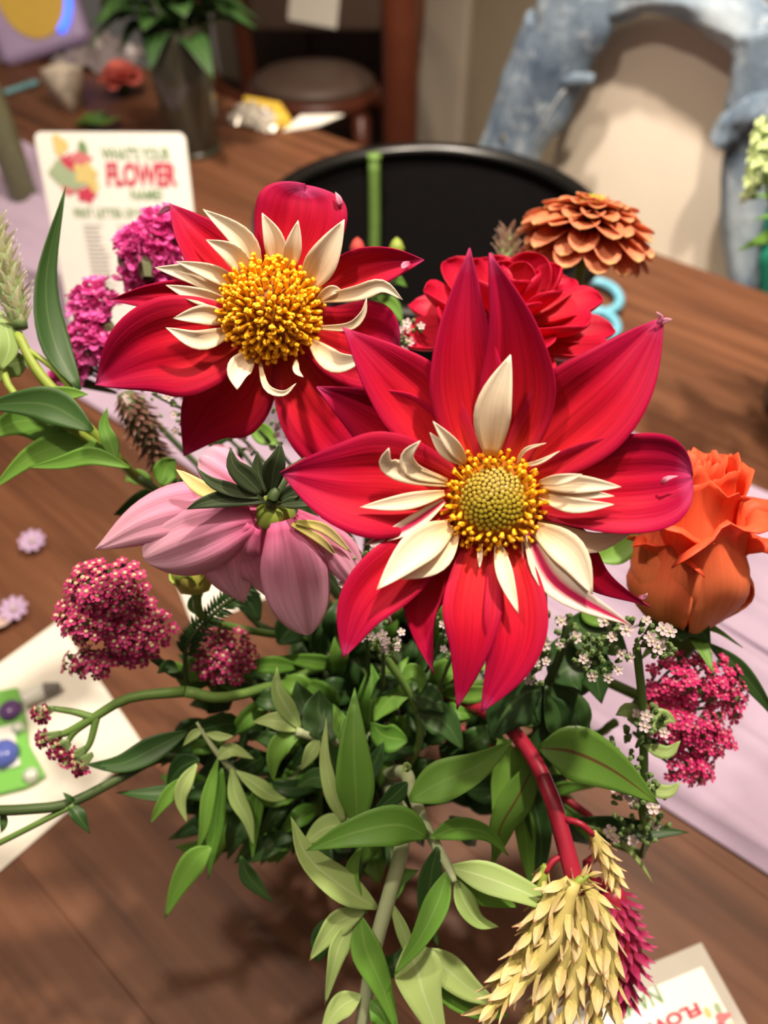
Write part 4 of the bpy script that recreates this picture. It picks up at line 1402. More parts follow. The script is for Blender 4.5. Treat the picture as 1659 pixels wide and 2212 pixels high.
def cluster(root, domes, me, size, hub, n_out=0.6, name='floret', twigs=True, tm=None, jit=0.35, cups=None):
    """domes: (cx, cy, rx, ry, depth, bulge, count) - florets spread over a small dome, held by twigs from a hub"""
    for (cx, cy, rx, ry, d, bl, n) in domes:
        cen = P(cx, cy, d)
        out = (cen - hub).normalized()
        ax = (-FW * 0.55 + UP * 0.35 + out * n_out).normalized()
        sx, sy = rx * d / FPX, ry * d / FPX
        for k in range(n):
            f = math.sqrt((k + 0.5) / n)
            a = k * 2.39996 + rng.uniform(-0.25, 0.25)
            u, v = f * math.cos(a), f * math.sin(a)
            pos = cen + RT * (u * sx) + UP * (v * sy) - FW * (bl * (1 - f * f) + rng.uniform(-1, 1) * 0.0012)
            nd = ax + RT * (u * 0.8) + UP * (v * 0.8) + Vector((rng.uniform(-jit, jit), rng.uniform(-jit, jit), rng.uniform(-jit, jit)))
            inst(name, me, root, frame(pos, nd, size * rng.uniform(0.8, 1.15), rng.random() * 6))
            if cups is not None and k % 2 == 0:
                inst('calyx_cup', cups, root, frame(pos - nd.normalized() * size * 1.9, nd, size * 1.7, 0))
        if twigs:
            for k in range(7):
                a = k * 2.4
                f = 0.25 + 0.55 * k / 7
                e_ = cen + RT * (f * math.cos(a) * sx) + UP * (f * math.sin(a) * sy) + FW * 0.002
                tube('twig', [hub.lerp(cen, 0.25), hub.lerp(e_, 0.7), e_], [0.0009, 0.0006], tm or CALYXD, root, n=5, seg=5)
    return root


y1 = thing('yarrow', None, 'dusky magenta yarrow head at left, the largest cluster below the pink dahlia', 'flower')
hub = P(330, 1420, 0.375)
cluster(y1, [(232, 1268, 88, 66, 0.338, 0.012, 74), (190, 1330, 70, 60, 0.340, 0.008, 44), (290, 1352, 88, 62, 0.346, 0.008, 62), (195, 1430, 62, 34, 0.350, 0.004, 26), (290, 1412, 50, 26, 0.352, 0.004, 16)], YAR, 0.0027, hub, cups=CALD)
stalk(y1, hub, Vector((0.5, 0, -0.6)), 0.002, STEMD)
y2 = thing('yarrow', None, 'small dark magenta yarrow head between the left yarrow and centre leaves', 'flower')
hub = P(500, 1560, 0.40)
cluster(y2, [(482, 1412, 74, 66, 0.375, 0.007, 58)], YAR, 0.0027, hub, cups=CALD)
stalk(y2, hub, Vector((0.3, 0.1, -0.7)), 0.0018, STEMD)
y3 = thing('yarrow', None, 'magenta yarrow seen side-on with forked stalk over the white paper', 'flower')
hubp = P(190, 1555, 0.355)
for (cx, cy, ex, ey) in ((85, 1540, 105, 1530), (95, 1590, 120, 1580), (120, 1618, 140, 1600), (150, 1640, 175, 1610), (170, 1652, 190, 1625)):
    base = P(ex + 15, ey, 0.352)
    for k in range(13):
        u, v = rng.uniform(-22, 22), rng.uniform(-20, 20)
        pos = P(cx + u * 0.7, cy + v * 0.8, 0.352 + rng.uniform(-0.006, 0.006))
        inst('floret', YAR, y3, frame(pos, (pos - base).normalized() + Vector((rng.uniform(-.5, .5), rng.uniform(-.5, .5), rng.uniform(-.3, .5))), 0.0030, rng.random() * 6))
    for k in range(4):
        pos = P(cx + 14 + rng.uniform(-8, 8), cy + rng.uniform(-14, 14), 0.352)
        inst('calyx_cup', CAL, y3, frame(base.lerp(pos, 0.2), pos - base, (0.004, 0.004, (pos - base).length), 0))
for px in ([(400, 1494), (280, 1508), (195, 1555), (150, 1580), (125, 1588)], [(200, 1550), (160, 1538), (110, 1530)], [(210, 1545), (196, 1600), (178, 1630)], [(195, 1555), (160, 1582), (145, 1605)]):
    tube('twig', [P(x, y, 0.357) for x, y in px], [0.0019, 0.0012] if len(px) < 5 else [0.0026, 0.0015], STEM, y3, n=12, seg=7)
stalk(y3, P(400, 1494, 0.357), Vector((0.7, 0.1, -0.3)), 0.0024, STEM)
y4 = thing('yarrow', None, 'bright magenta yarrow at right spilling over the lavender runner', 'flower')
hub = P(1330, 1560, 0.385)
cluster(y4, [(1500, 1465, 100, 62, 0.350, 0.008, 66), (1480, 1560, 92, 52, 0.352, 0.008, 54), (1585, 1500, 30, 54, 0.355, 0.004, 16), (1525, 1600, 62, 40, 0.355, 0.006, 30), (1490, 1655, 58, 42, 0.356, 0.006, 28), (1410, 1500, 26, 30, 0.352, 0.003, 9)], YAR2, 0.0028, hub, cups=CAL, tm=CALYX)
stalk(y4, hub, Vector((-0.5, 0.1, -0.6)), 0.002, STEM)

s1 = thing('pink_statice', None, 'orchid pink statice cluster against the sign card', 'flower')
hub = P(330, 760, 0.43)
cluster(s1, [(325, 545, 64, 62, 0.395, 0.010, 46), (350, 490, 40, 30, 0.395, 0.005, 14), (330, 605, 62, 30, 0.400, 0.006, 20)], STA, 0.0068, hub, jit=0.6, cups=CALD)
stalk(s1, hub, Vector((0.2, 0.1, -0.8)), 0.0018, STEMD)
s2 = thing('pink_statice', None, 'orchid pink statice cluster below the sign card, left of the dahlia', 'flower')
hub = P(290, 860, 0.43)
cluster(s2, [(205, 660, 44, 52, 0.400, 0.006, 26), (195, 735, 50, 40, 0.400, 0.006, 24), (162, 775, 34, 36, 0.404, 0.004, 16), (135, 815, 24, 26, 0.41, 0.002, 8)], STA, 0.0058, hub, jit=0.6, cups=CALD)
stalk(s2, hub, Vector((0.3, 0.1, -0.8)), 0.0018, STEMD)

# white calamint whorls at the right and little white fillers
def whorls(root, spots, d, nc, nf, sz, mfl=WHT):
    for (cx, cy, rx, ry) in spots:
        for k in range(nc):
            a, f = rng.random() * 6.28, math.sqrt(rng.random())
            x, y = cx + rx * f * math.cos(a), cy + ry * f * math.sin(a)
            pos = P(x, y, d + rng.uniform(-0.006, 0.010))
            nd = (P(x, y, d) - P(cx, cy, d + 0.02)).normalized() + UP * 0.25
            inst('calyx_cup', CAL, root, frame(pos, nd, (sz * 1.35, sz * 1.35, sz * 2.2), rng.random() * 6))
            if k < nf:
                inst('floret', mfl, root, frame(pos + nd.normalized() * sz * 2.2 - FW * 0.003, nd - FW * 0.4, sz * rng.uniform(0.75, 1.15), rng.random() * 6))


k1 = thing('calamint', None, 'pale calamint with tiny white flowers in whorls, right of the dahlia', 'flower')
whorls(k1, [(1352, 1378, 60, 40), (1290, 1420, 44, 40), (1430, 1390, 26, 34)], 0.318, 48, 6, 0.0026)
whorls(k1, [(1345, 1640, 60, 60), (1370, 1720, 50, 40), (1405, 1560, 30, 30)], 0.335, 44, 5, 0.0026)
whorls(k1, [(1380, 1790, 60, 34)], 0.345, 30, 4, 0.0026)
tube('stem', [P(1375, 1400, 0.322), P(1388, 1520, 0.328), P(1390, 1600, 0.335), P(1385, 1720, 0.345), P(1340, 1830, 0.37), MOUTH + Vector((0.022, -0.012, 0.01)), MOUTH + Vector((0.018, -0.006, -0.04)), VX + Vector((0.012, 0, 0.014))], [0.0018, 0.0020, 0.0022], STEM, k1, n=26, seg=7)
for (pts, wp) in (([(1395, 1570), (1360, 1535), (1330, 1545)], 40), ([(1395, 1570), (1430, 1548), (1462, 1560)], 40), ([(1390, 1610), (1440, 1625), (1470, 1600)], 30), ([(1385, 1700), (1440, 1710), (1470, 1690)], 30)):
    blade('leaf', [P(x, y, 0.332) for x, y in pts], wp * 0.33 / FPX, LEAFP, k1, shape='leaf', nu=8, nv=4)
k2 = thing('calamint', None, 'pale calamint sprig showing just below the largest dahlia at right', 'flower')
whorls(k2, [(1190, 1365, 50, 40), (1150, 1440, 40, 40)], 0.335, 30, 4, 0.0024)
stalk(k2, P(1180, 1400, 0.338), Vector((-0.2, 0.1, -0.9)), 0.0018)
for i_, (spots, dd, lb) in enumerate(([[(800, 1190, 40, 40), (760, 1260, 30, 60), (790, 1345, 40, 40), (830, 1390, 40, 30)], 0.325, 'white baby flowers in the gap between pink and red dahlias'],
                                      [[(880, 725, 30, 34), (850, 760, 30, 24), (830, 820, 40, 30)], 0.36, 'tiny white filler flowers beside the scarlet dahlia'],
                                      [[(330, 850, 50, 50), (420, 880, 50, 40), (440, 950, 60, 40), (560, 930, 60, 50)], 0.375, 'white filler flowers below the upper left dahlia'],
                                      [[(970, 1340, 30, 40), (985, 1400, 30, 30)], 0.335, 'tiny white filler flowers between the lowest red petals'])):
    fw = thing('filler_flower', None, lb, 'flower')
    whorls(fw, spots, dd, 24, 7, 0.0021)
    c0 = P(spots[0][0], spots[0][1], dd)
    for (cx, cy, rx, ry) in spots:
        tube('twig', [P(cx, cy, dd + 0.004), P(cx * 0.6 + 320, cy + 120, dd + 0.05), MOUTH + Vector((0.004 * i_ - 0.008, 0, 0.03))], [0.0009, 0.0012], STEMD, fw, n=8, seg=5)
    stalk(fw, P(spots[0][0] * 0.6 + 320, spots[0][1] + 120, dd + 0.05), Vector((0, 0.1, -0.9)), 0.0016, STEMD)

# ------------------------------------------------------------------ celosia and amaranth
def bract_mesh(name, m):
    vs, fs, uv = [], [], []
    n = 5
    for i in range(n + 1):
        t = i / n
        wv = 0.20 * (0.35 + 0.65 * math.sin(min(1, t / 0.4) * math.pi / 2)) * (1 - max(0, (t - 0.4) / 0.6) ** 1.6) + 0.004
        for j in (-1, 0, 1):
            vs.append((wv * j, (0.10 if j == 0 else 0.0) * (1 - t * 0.6) + 0.10 * t * t, t))
            uv.append(((j + 1) / 2, t))
    for i in range(n):
        for j in range(2):
            a = i * 3 + j
            fs.append((a, a + 1, a + 4, a + 3))
    me = bpy.data.meshes.new(name)
    me.from_pydata(vs, [], fs)
    u = me.uv_layers.new(name='UVMap')
    for lp in me.loops:
        u.data[lp.index].uv = uv[lp.vertex_index]
    me.materials.append(m)
    me.update()
    return me


STRAW = plain('straw_core', srgb(206, 190, 120), var=srgb(180, 166, 96))
BRM = bract_mesh('bract', BRACT)
BRR = bract_mesh('crimson_bract', BRACTR)
BRG = bract_mesh('sage_bract', BRACTG)
BRP = bract_mesh('dusky_bract', PLUME)


def spike(root, pts, wpx, d, n, me, ln, name='spike', core=None, splay=0.55, dirs=1):
    """a flower spike: a core with overlapping bracts along it (thing > spike > bract)"""
    mid = [P(x, y, d + (p[0] if p else 0)) for (x, y, *p) in pts]
    r = wpx * d / FPX * 0.5
    co = tube(name, mid, [r * 0.35, r * 0.55, r * 0.5, r * 0.15], core or STEMY, root, n=14, seg=7)
    pp = crom(mid, 40)
    for k in range(n):
        t = (k + 0.5) / n
        i = min(39, int(t * 40))
        T = (pp[i + 1] - pp[i]).normalized() * dirs
        a = k * 2.39996
        S = T.orthogonal().normalized()
        O = Quaternion(T, a) @ S
        env = (0.55 + 0.45 * math.sin(min(1, t / 0.35) * math.pi / 2)) * (1 - 0.55 * max(0, (t - 0.55) / 0.45) ** 1.5)
        pos = pp[i].lerp(pp[i + 1], t * 40 - i) + O * (r * 0.32 * env)
        nd = T + O * (splay * rng.uniform(0.7, 1.25))
        z = nd.normalized()
        y = (O - z * O.dot(z)).normalized()
        x = y.cross(z)
        L = ln * rng.uniform(0.8, 1.2) * (0.75 + 0.25 * env)
        m = Matrix((x, y, z)).transposed().to_4x4() @ Matrix.Diagonal((L, L, L, 1))
        m.translation = pos
        o = bpy.data.objects.new('bract', me)
        col.objects.link(o)
        o.parent = co
        m.translation = pos - rootloc(co)
        o.matrix_basis = m
    return co


am = thing('amaranth', None, 'drooping straw gold amaranth plume on a thick crimson stem, lower right', 'flower')
DA = 0.318
for (pts, wp, n) in (([(1235, 1900), (1190, 1960), (1130, 2050), (1075, 2130, -0.004)], 72, 27), ([(1240, 1905), (1200, 2020), (1130, 2110), (1045, 2190, -0.006)], 84, 30),
                     ([(1240, 1910), (1220, 2040), (1180, 2150), (1120, 2260)], 86, 30), ([(1250, 1905), (1250, 2040), (1240, 2140), (1210, 2270)], 84, 30),
                     ([(1255, 1900), (1285, 2010), (1290, 2110), (1285, 2260)], 80, 30), ([(1255, 1895), (1300, 1970), (1320, 2070), (1325, 2190)], 70, 28),
                     ([(1230, 1900), (1195, 1930), (1165, 1990), (1130, 2060)], 58, 20), ([(1250, 1890), (1240, 1940), (1230, 2000), (1225, 2070)], 80, 24)):
    spike(am, pts, wp, DA + rng.uniform(-0.006, 0.008), n, BRM, 0.0112, splay=0.36, core=STRAW)
spike(am, [(1280, 1798), (1295, 1830), (1318, 1872), (1330, 1910)], 56, 0.322, 22, BRM, 0.0085, splay=0.5, core=STRAW)
spike(am, [(1180, 1868), (1172, 1895), (1165, 1925), (1158, 1950)], 46, 0.322, 14, BRM, 0.0085, splay=0.5)
spike(am, [(1232, 1935), (1240, 1918), (1255, 1900), (1275, 1890)], 40, 0.314, 12, BRM, 0.0065, splay=0.8)
tube('stem', [P(1250, 1930, DA), P(1222, 1830, DA + 0.004), P(1190, 1720, DA + 0.012), P(1140, 1620, 0.345), P(1065, 1545, 0.37), MOUTH.lerp(P(1065, 1545, 0.37), 0.5), MOUTH + Vector((0.012, -0.004, -0.01)), VX + Vector((0.008, 0.004, 0.014))], [0.0038, 0.0036, 0.0034, 0.0034, 0.003, 0.003], STEMR, am, n=30, seg=10)
tube('side_stem', [P(1222, 1770, DA + 0.006), P(1255, 1780, DA + 0.003), P(1282, 1804, DA + 0.003)], [0.0014, 0.0012], STEMR, am, n=6, seg=6)
tube('side_stem', [P(1222, 1845, DA + 0.004), P(1195, 1860, DA + 0.003), P(1178, 1885, DA + 0.003)], [0.0014, 0.0012], STEMR, am, n=6, seg=6)
for (pts, wp, dd) in (([(1165, 1615), (1240, 1625), (1330, 1668), (1424, 1738)], 118, 0.318), ([(1160, 1640), (1120, 1720), (1080, 1790), (1070, 1860)], 70, 0.345)):
    blade('leaf', [P(x, y, dd) for x, y in pts], wp * dd / FPX, LEAFR, am, shape='leaf', cup=0.15, nu=16, nv=8, wave=0.01)

cr = thing('crimson_celosia', None, 'crimson crested celosia peeking out behind the straw amaranth', 'flower')
spike(cr, [(1320, 1920), (1335, 1990), (1352, 2070), (1345, 2150)], 150, 0.35, 110, BRR, 0.0095, splay=1.2, core=STEMR)
stalk(cr, P(1320, 1920, 0.35), Vector((-0.4, 0.2, 0.3)), 0.002, STEMR, bend=P(1270, 1760, 0.38))

ce = thing('celosia_spike', None, 'sage white celosia spike with leaves leaning out at far left', 'flower')
DC = 0.335
spike(ce, [(45, 710), (26, 640), (8, 570), (-12, 480)], 92, DC, 96, BRG, 0.0082, splay=0.75, core=CALYX)
tube('stem', [P(38, 720, DC), P(80, 800, DC), P(150, 880, DC + 0.004), P(250, 985, DC + 0.02), P(340, 1060, DC + 0.05), MOUTH + Vector((-0.03, 0.02, 0.05)), MOUTH + Vector((-0.012, 0.01, -0.02)), VX + Vector((-0.006, 0.004, 0.014))], [0.0020, 0.0024, 0.0024, 0.0024, 0.0024], STEMY, ce, n=30, seg=8)
tube('side_stem', [P(0, 770, DC + 0.002), P(30, 850, DC), P(130, 910, DC), P(215, 965, DC + 0.012)], [0.0016, 0.0020], STEMY, ce, n=12, seg=6)
tube('side_stem', [P(35, 740, DC), P(70, 762, DC), P(120, 800, DC), P(160, 850, DC + 0.004)], [0.0011, 0.0014], STEMY, ce, n=10, seg=6)
for (pts, wp, m, kw) in (([(172, 842), (118, 740), (100, 600), (142, 402)], 66, LEAFD, dict(roll=(0.2, 0.5))), ([(250, 985), (150, 965), (70, 985), (-20, 1060)], 66, LEAF, {}),
                         ([(210, 965), (120, 920), (40, 910), (-40, 950)], 92, LEAF, {}), ([(200, 930), (120, 880), (50, 870), (-50, 880)], 80, LEAFD, {}),
                         ([(80, 858), (120, 852), (160, 850), (190, 852)], 34, LEAF, {}), ([(280, 1010), (200, 985), (130, 1000), (60, 1010)], 40, LEAF, {}),
                         ([(250, 1000), (240, 960), (225, 920), (232, 880)], 34, LEAF, {}), ([(0, 800), (20, 750), (10, 700), (-10, 660)], 40, LEAFP, {}), ([(60, 780), (20, 790), (-20, 830)], 60, LEAFP, {})):
    dd = DC + rng.uniform(-0.004, 0.012)
    blade('leaf', [P(x, y, dd) for x, y in pts], wp * dd / FPX, m, ce, shape='leaf', cup=0.2, nu=14, nv=7, **kw)

pl = thing('dusky_plume', None, 'faded brown mauve plume flower below the upper left dahlia', 'flower')
spike(pl, [(270, 850), (290, 890), (315, 940), (345, 1000)], 110, 0.40, 120, BRP, 0.0085, splay=1.0, core=CALYXD)
stalk(pl, P(345, 1000, 0.40), Vector((0.3, 0.1, -0.8)), 0.0018, STEMD)
pb = thing('blush_plume', None, 'small blush beige plume tip beside the zinnia, against the bucket', 'flower')
spike(pb, [(1090, 590), (1094, 560), (1097, 530), (1098, 500)], 70, 0.42, 50, bract_mesh('blush_bract', petal_mat('blush_bract', [(0, srgb(170, 140, 110)), (1, srgb(236, 206, 190))])), 0.0075, splay=0.8, core=CALYX)
stalk(pb, P(1090, 590, 0.42), Vector((-0.1, -0.2, -0.9)), 0.0016)

# little buds by the bucket rim and the yellow bud
bd_ = thing('rose_bud_sprig', None, 'thin sprig with tiny pink and green buds before the bucket', 'flower')
for (x, y, m_, s_) in ((772, 536, CORP, 0.0045), (857, 536, STEMY, 0.0045), (812, 560, STEM, 0.004), (840, 600, STEMD, 0.005)):
    lathe('bud', [(0, -1.2 * s_), (0.7 * s_, -0.8 * s_), (s_, 0), (0.6 * s_, 0.9 * s_), (0, 1.4 * s_)], P(x, y, 0.44), m_, bd_, seg=10, axis=UP)
    tube('twig', [P(x, y + 16, 0.44), P((x + 815) / 2, y + 50, 0.445), P(815, 650, 0.45)], 0.0009, STEM, bd_, n=6, seg=5)
for pts in ([(812, 600), (850, 600), (880, 620)], [(812, 570), (780, 560), (765, 575)], [(815, 640), (850, 660), (870, 700)]):
    blade('leaf', [P(x, y, 0.445) for x, y in pts], 0.008, LEAF, bd_, shape='leaf', nu=7, nv=4)
stalk(bd_, P(815, 650, 0.45), Vector((0, -0.2, -0.9)), 0.0016)
yb = thing('yellow_bud', None, 'plump yellow green bud under the pink dahlia', 'flower bud')
cyb = P(418, 1238, 0.345)
axb = (UP * 0.9 - RT * 0.1 + FW * 0.1)
lathe('bud', [(0, -0.010), (0.006, -0.0085), (0.0088, -0.003), (0.0085, 0.003), (0.0055, 0.008), (0, 0.0095)], cyb, plain('bud_skin', srgb(176, 172, 84), var=srgb(150, 150, 64)), yb, seg=16, axis=axb)
for k in range(5):
    a = k * 1.257
    qb = axb.to_track_quat('Z', 'Y')
    rd = qb @ Vector((math.cos(a), math.sin(a), 0))
    blade('sepal', [cyb - axb * 0.0095, cyb - axb * 0.002 + rd * 0.0092, cyb + axb * 0.007 + rd * 0.0068], 0.009, STEMY, yb, n=rd, shape='leaf', nu=8, nv=4)
stalk(yb, cyb - axb * 0.009, Vector((0.1, 0.1, -0.9)), 0.002)

# ------------------------------------------------------------------ leafy greenery
def leaf_px(root, pts, wp, m, d, **kw):
    """pts: (x, y) or (x, y, mm towards the viewer)"""
    q = [P(p[0], p[1], d - (p[2] if len(p) > 2 else 0) / 1000) for p in pts]
    kw.setdefault('cup', 0.25)
    kw.setdefault('shape', 'leaf')
    kw.setdefault('roll', (rng.uniform(-0.3, 0.3), rng.uniform(-0.5, 0.5)))
    kw.setdefault('wave', 0.018)
    return blade('leaf', q, 0.9 * wp * d / FPX, m, root, nu=16, nv=7, thick=0.0003, **kw)


def stem_px(root, pts, r, m, tail=True, n=28, name='stem'):
    """visible stem pixels (x, y, depth), carried on down into the jar"""
    q = [P(*p) for p in pts]
    stem_k[0] += 1
    f, mo = mouth(stem_k[0])
    if tail:
        q = q + [q[-1].lerp(mo, 0.6) + Vector((0, 0, 0.012)), mo, f]
    return tube(name, q, r, m, root, n=n, seg=8)


g1 = thing('greenery_stem', None, 'grey green leafy stem forking forward at lower centre', 'foliage')
stem_px(g1, [(982, 1905, 0.318), (968, 1872, 0.322), (915, 1775, 0.332), (888, 1700, 0.345), (872, 1668, 0.36), (820, 1650, 0.39)], [0.0012, 0.0026, 0.0032, 0.0032, 0.0030], STEMG)
for (pts, wp, m, kw) in (([(972, 1872), (1050, 1895, 3), (1150, 1935, 5), (1248, 1990, 2)], 72, LEAFP, {}), ([(968, 1880), (945, 1950, 3), (905, 2030, 5), (850, 2108, 2)], 62, LEAF, dict(roll=(0.2, 0.3))),
                         ([(985, 1900), (1005, 1950, 2), (1035, 1990, 0), (1078, 2002, -4)], 56, LEAFP, dict(roll=(-0.2, -0.8))), ([(925, 1808), (860, 1782, 5), (760, 1800, 7), (660, 1838, 4)], 92, LEAF, {}),
                         ([(885, 1728), (950, 1690, 3), (1030, 1655, 4), (1108, 1600, 2)], 96, LEAF, dict(wave=0.03)), ([(970, 1885), (1040, 1930, -5), (1120, 1960, -8)], 60, LEAF, {}),
                         ([(945, 1830), (930, 1900, -4), (925, 1980, -8), (950, 2050, -10)], 60, LEAFD, {}), ([(880, 1690), (850, 1720, -2), (800, 1760, -6)], 44, LEAFD, {}),
                         ([(880, 1668), (878, 1655, 3), (868, 1668, 6)], 22, LEAFP, {}), ([(930, 1810), (985, 1790, -6), (1050, 1800, -10), (1100, 1850, -14)], 54, LEAF, {})):
    leaf_px(g1, pts, wp, m, 0.322, **kw)

g2 = thing('greenery_stem', None, 'pale woolly leafy stem hanging to the bottom edge at centre', 'foliage')
stem_px(g2, [(772, 2290, 0.338), (790, 2160, 0.332), (812, 2040, 0.330), (842, 1930, 0.332), (866, 1840, 0.338), (870, 1760, 0.36), (840, 1690, 0.39)], [0.0030, 0.0032, 0.0034, 0.0030, 0.0026], STEMG)
for (pts, wp, m, kw) in (([(815, 1962), (740, 1915, 5), (665, 1850, 6), (628, 1764, 4)], 74, LEAFP, dict(roll=(0.1, 0.4))), ([(778, 1978), (790, 2050, 4), (825, 2130, 5), (862, 2240, 3)], 72, LEAF, {}),
                         ([(790, 1965), (735, 1990, 2), (700, 2030, 3), (668, 2075, 2)], 60, LEAFP, {}), ([(760, 1990), (735, 2040, 4), (720, 2090, 5), (702, 2172, 3)], 52, LEAFP, dict(roll=(-0.3, -0.6))),
                         ([(750, 2000), (700, 2030, -4), (685, 2080, -6)], 74, LEAFD, {}), ([(845, 1950), (870, 2010, 0), (885, 2060, 0), (900, 2120, 0)], 34, LEAFP, {}),
                         ([(880, 2040), (900, 2090, 4), (920, 2160, 6), (970, 2290, 4)], 118, LEAFP, {}), ([(900, 2050), (960, 2090, 0), (1020, 2140, -2), (1080, 2170, -4)], 74, LEAFP, {}),
                         ([(905, 2080), (970, 2140, -4), (1040, 2180, -8), (1100, 2195, -10)], 66, LEAF, {}), ([(780, 2150), (730, 2180, 0), (690, 2240, 0)], 56, LEAFP, {}), ([(795, 2100), (860, 2080, -5), (880, 2030, -6)], 50, LEAFD, {}),
                         ([(835, 1960), (860, 1900, -4), (905, 1880, -6)], 46, LEAF, {}), ([(800, 2160), (830, 2200, 3), (840, 2280, 2)], 60, LEAF, {}), ([(780, 1830), (760, 1880, 2), (770, 1930, 2), (795, 1975, 0)], 34, LEAF, {})):
    leaf_px(g2, pts, wp, m, 0.330, **kw)

g3 = thing('greenery_stem', None, 'bright green upright leafy shoot at the bouquet centre', 'foliage')
stem_px(g3, [(772, 1800, 0.345), (752, 1765, 0.348), (735, 1700, 0.362), (745, 1640, 0.385)], [0.0022, 0.0024], STEMG)
for (pts, wp, m, kw) in (([(772, 1790), (768, 1700, 6), (764, 1600, 6), (766, 1486, -2)], 92, LEAF, {}), ([(745, 1778), (720, 1720, 4), (702, 1640, 5), (705, 1548, 2)], 38, LEAFP, {}),
                         ([(735, 1690), (680, 1680, -6), (640, 1700, -10)], 50, LEAFD, {}), ([(740, 1700), (800, 1660, -8), (830, 1600, -10)], 60, LEAFD, {}), ([(760, 1780), (700, 1790, -6), (650, 1830, -8)], 60, LEAFP, {})):
    leaf_px(g3, pts, wp, m, 0.345, **kw)

g4 = thing('greenery_stem', None, 'olive green leafy side shoot left of the bouquet centre', 'foliage')
stem_px(g4, [(640, 1580, 0.352), (690, 1595, 0.358), (740, 1605, 0.375), (790, 1620, 0.40)], [0.0020, 0.0024], STEMG)
for (pts, wp, m, kw) in (([(645, 1578), (610, 1560, 3), (580, 1556, 3), (545, 1560, 0)], 46, LEAFP, {}), ([(650, 1575), (620, 1530, 3), (600, 1490, 3), (598, 1440, 0)], 46, LEAFP, {}), ([(650, 1585), (610, 1605, 2), (592, 1640, 2), (590, 1690, -2)], 54, LEAF, {}),
                         ([(690, 1595), (670, 1630, 0), (650, 1665, -3)], 36, LEAFP, {}), ([(690, 1590), (660, 1530, -6), (640, 1470, -8)], 90, LEAFD, {}), ([(720, 1600), (690, 1540, -4), (690, 1490, -6)], 100, LEAFD, {}),
                         ([(740, 1605), (735, 1560, -2), (720, 1520, -4)], 40, LEAF, {}), ([(700, 1600), (720, 1650, -4), (715, 1700, -6)], 50, LEAFD, {})):
    leaf_px(g4, pts, wp, m, 0.354, **kw)

g5 = thing('greenery_stem', None, 'dusty grey stem with narrow drooping leaves at left of the leaves', 'foliage')
stem_px(g5, [(425, 1560, 0.362), (450, 1600, 0.362), (490, 1650, 0.365), (540, 1690, 0.375), (640, 1680, 0.40)], [0.0006, 0.0018, 0.0024, 0.0024], STEMG)
for (pts, wp, m, kw) in (([(440, 1575), (415, 1590, 2), (395, 1612, 2)], 22, LEAFP, {}), ([(445, 1585), (480, 1592, 2), (505, 1590, 2)], 22, LEAFP, {}), ([(405, 1580, -4), (330, 1618, 0), (260, 1650, 2), (183, 1652, 0)], 62, LEAFD, {}),
                         ([(470, 1640), (450, 1720, 2), (440, 1790, 0), (425, 1840, -4)], 34, LEAF, {}), ([(395, 1680), (370, 1710, 2), (345, 1745, 2), (324, 1780, 0)], 36, LEAF, {}), ([(420, 1700), (370, 1712, -2), (310, 1715, -2), (250, 1712, -4)], 40, LEAFD, {}),
                         ([(500, 1660), (510, 1720, 2), (535, 1770, 0), (548, 1830, -4)], 40, LEAFP, {}), ([(510, 1665), (560, 1700, 2), (590, 1720, 0), (620, 1726, -4)], 40, LEAFP, {}), ([(470, 1640), (500, 1620, 0), (550, 1640, -3)], 36, LEAFP, {}),
                         ([(425, 1650), (400, 1690, 3), (390, 1730, 2), (405, 1780, -2)], 38, LEAFP, {}), ([(455, 1830), (420, 1860, 2), (385, 1915, 0), (356, 1985, -4)], 62, LEAF, {}), ([(480, 1660), (470, 1740, -2), (460, 1820, -4), (450, 1900, -6)], 44, LEAF, {}),
                         ([(520, 1850), (535, 1890, -4), (560, 1920, -8), (590, 1950, -12)], 40, LEAFD, {}), ([(430, 1640), (390, 1660, -4), (360, 1700, -6)], 60, LEAFD, {}), ([(560, 1690), (550, 1760, -4), (545, 1860, -8)], 40, LEAF, {})):
    leaf_px(g5, pts, wp, m, 0.362, **kw)

g6 = thing('greenery_stem', None, 'two thin dark stalks crossing the white paper at far left', 'foliage')
stem_px(g6, [(-30, 1752, 0.352), (60, 1748, 0.352), (150, 1735, 0.355), (260, 1680, 0.362), (340, 1640, 0.372), (450, 1620, 0.40)], [0.0024, 0.0022, 0.0022], STEMD, n=34)
tube('side_stem', [P(-30, 1835, 0.356), P(60, 1790, 0.354), P(160, 1738, 0.354)], 0.0014, STEM, g6, n=8, seg=7)
for (pts, wp, m, kw) in (([(150, 1735), (165, 1755, 2), (178, 1775, 2), (195, 1800, 0)], 34, LEAFD, dict(wave=0.08)), ([(160, 1735), (150, 1725, 2), (136, 1712, 2)], 16, LEAFD, {}), ([(5, 1750), (8, 1780, 2), (2, 1800, 2)], 18, LEAFD, {})):
    leaf_px(g6, pts, wp, m, 0.354, **kw)

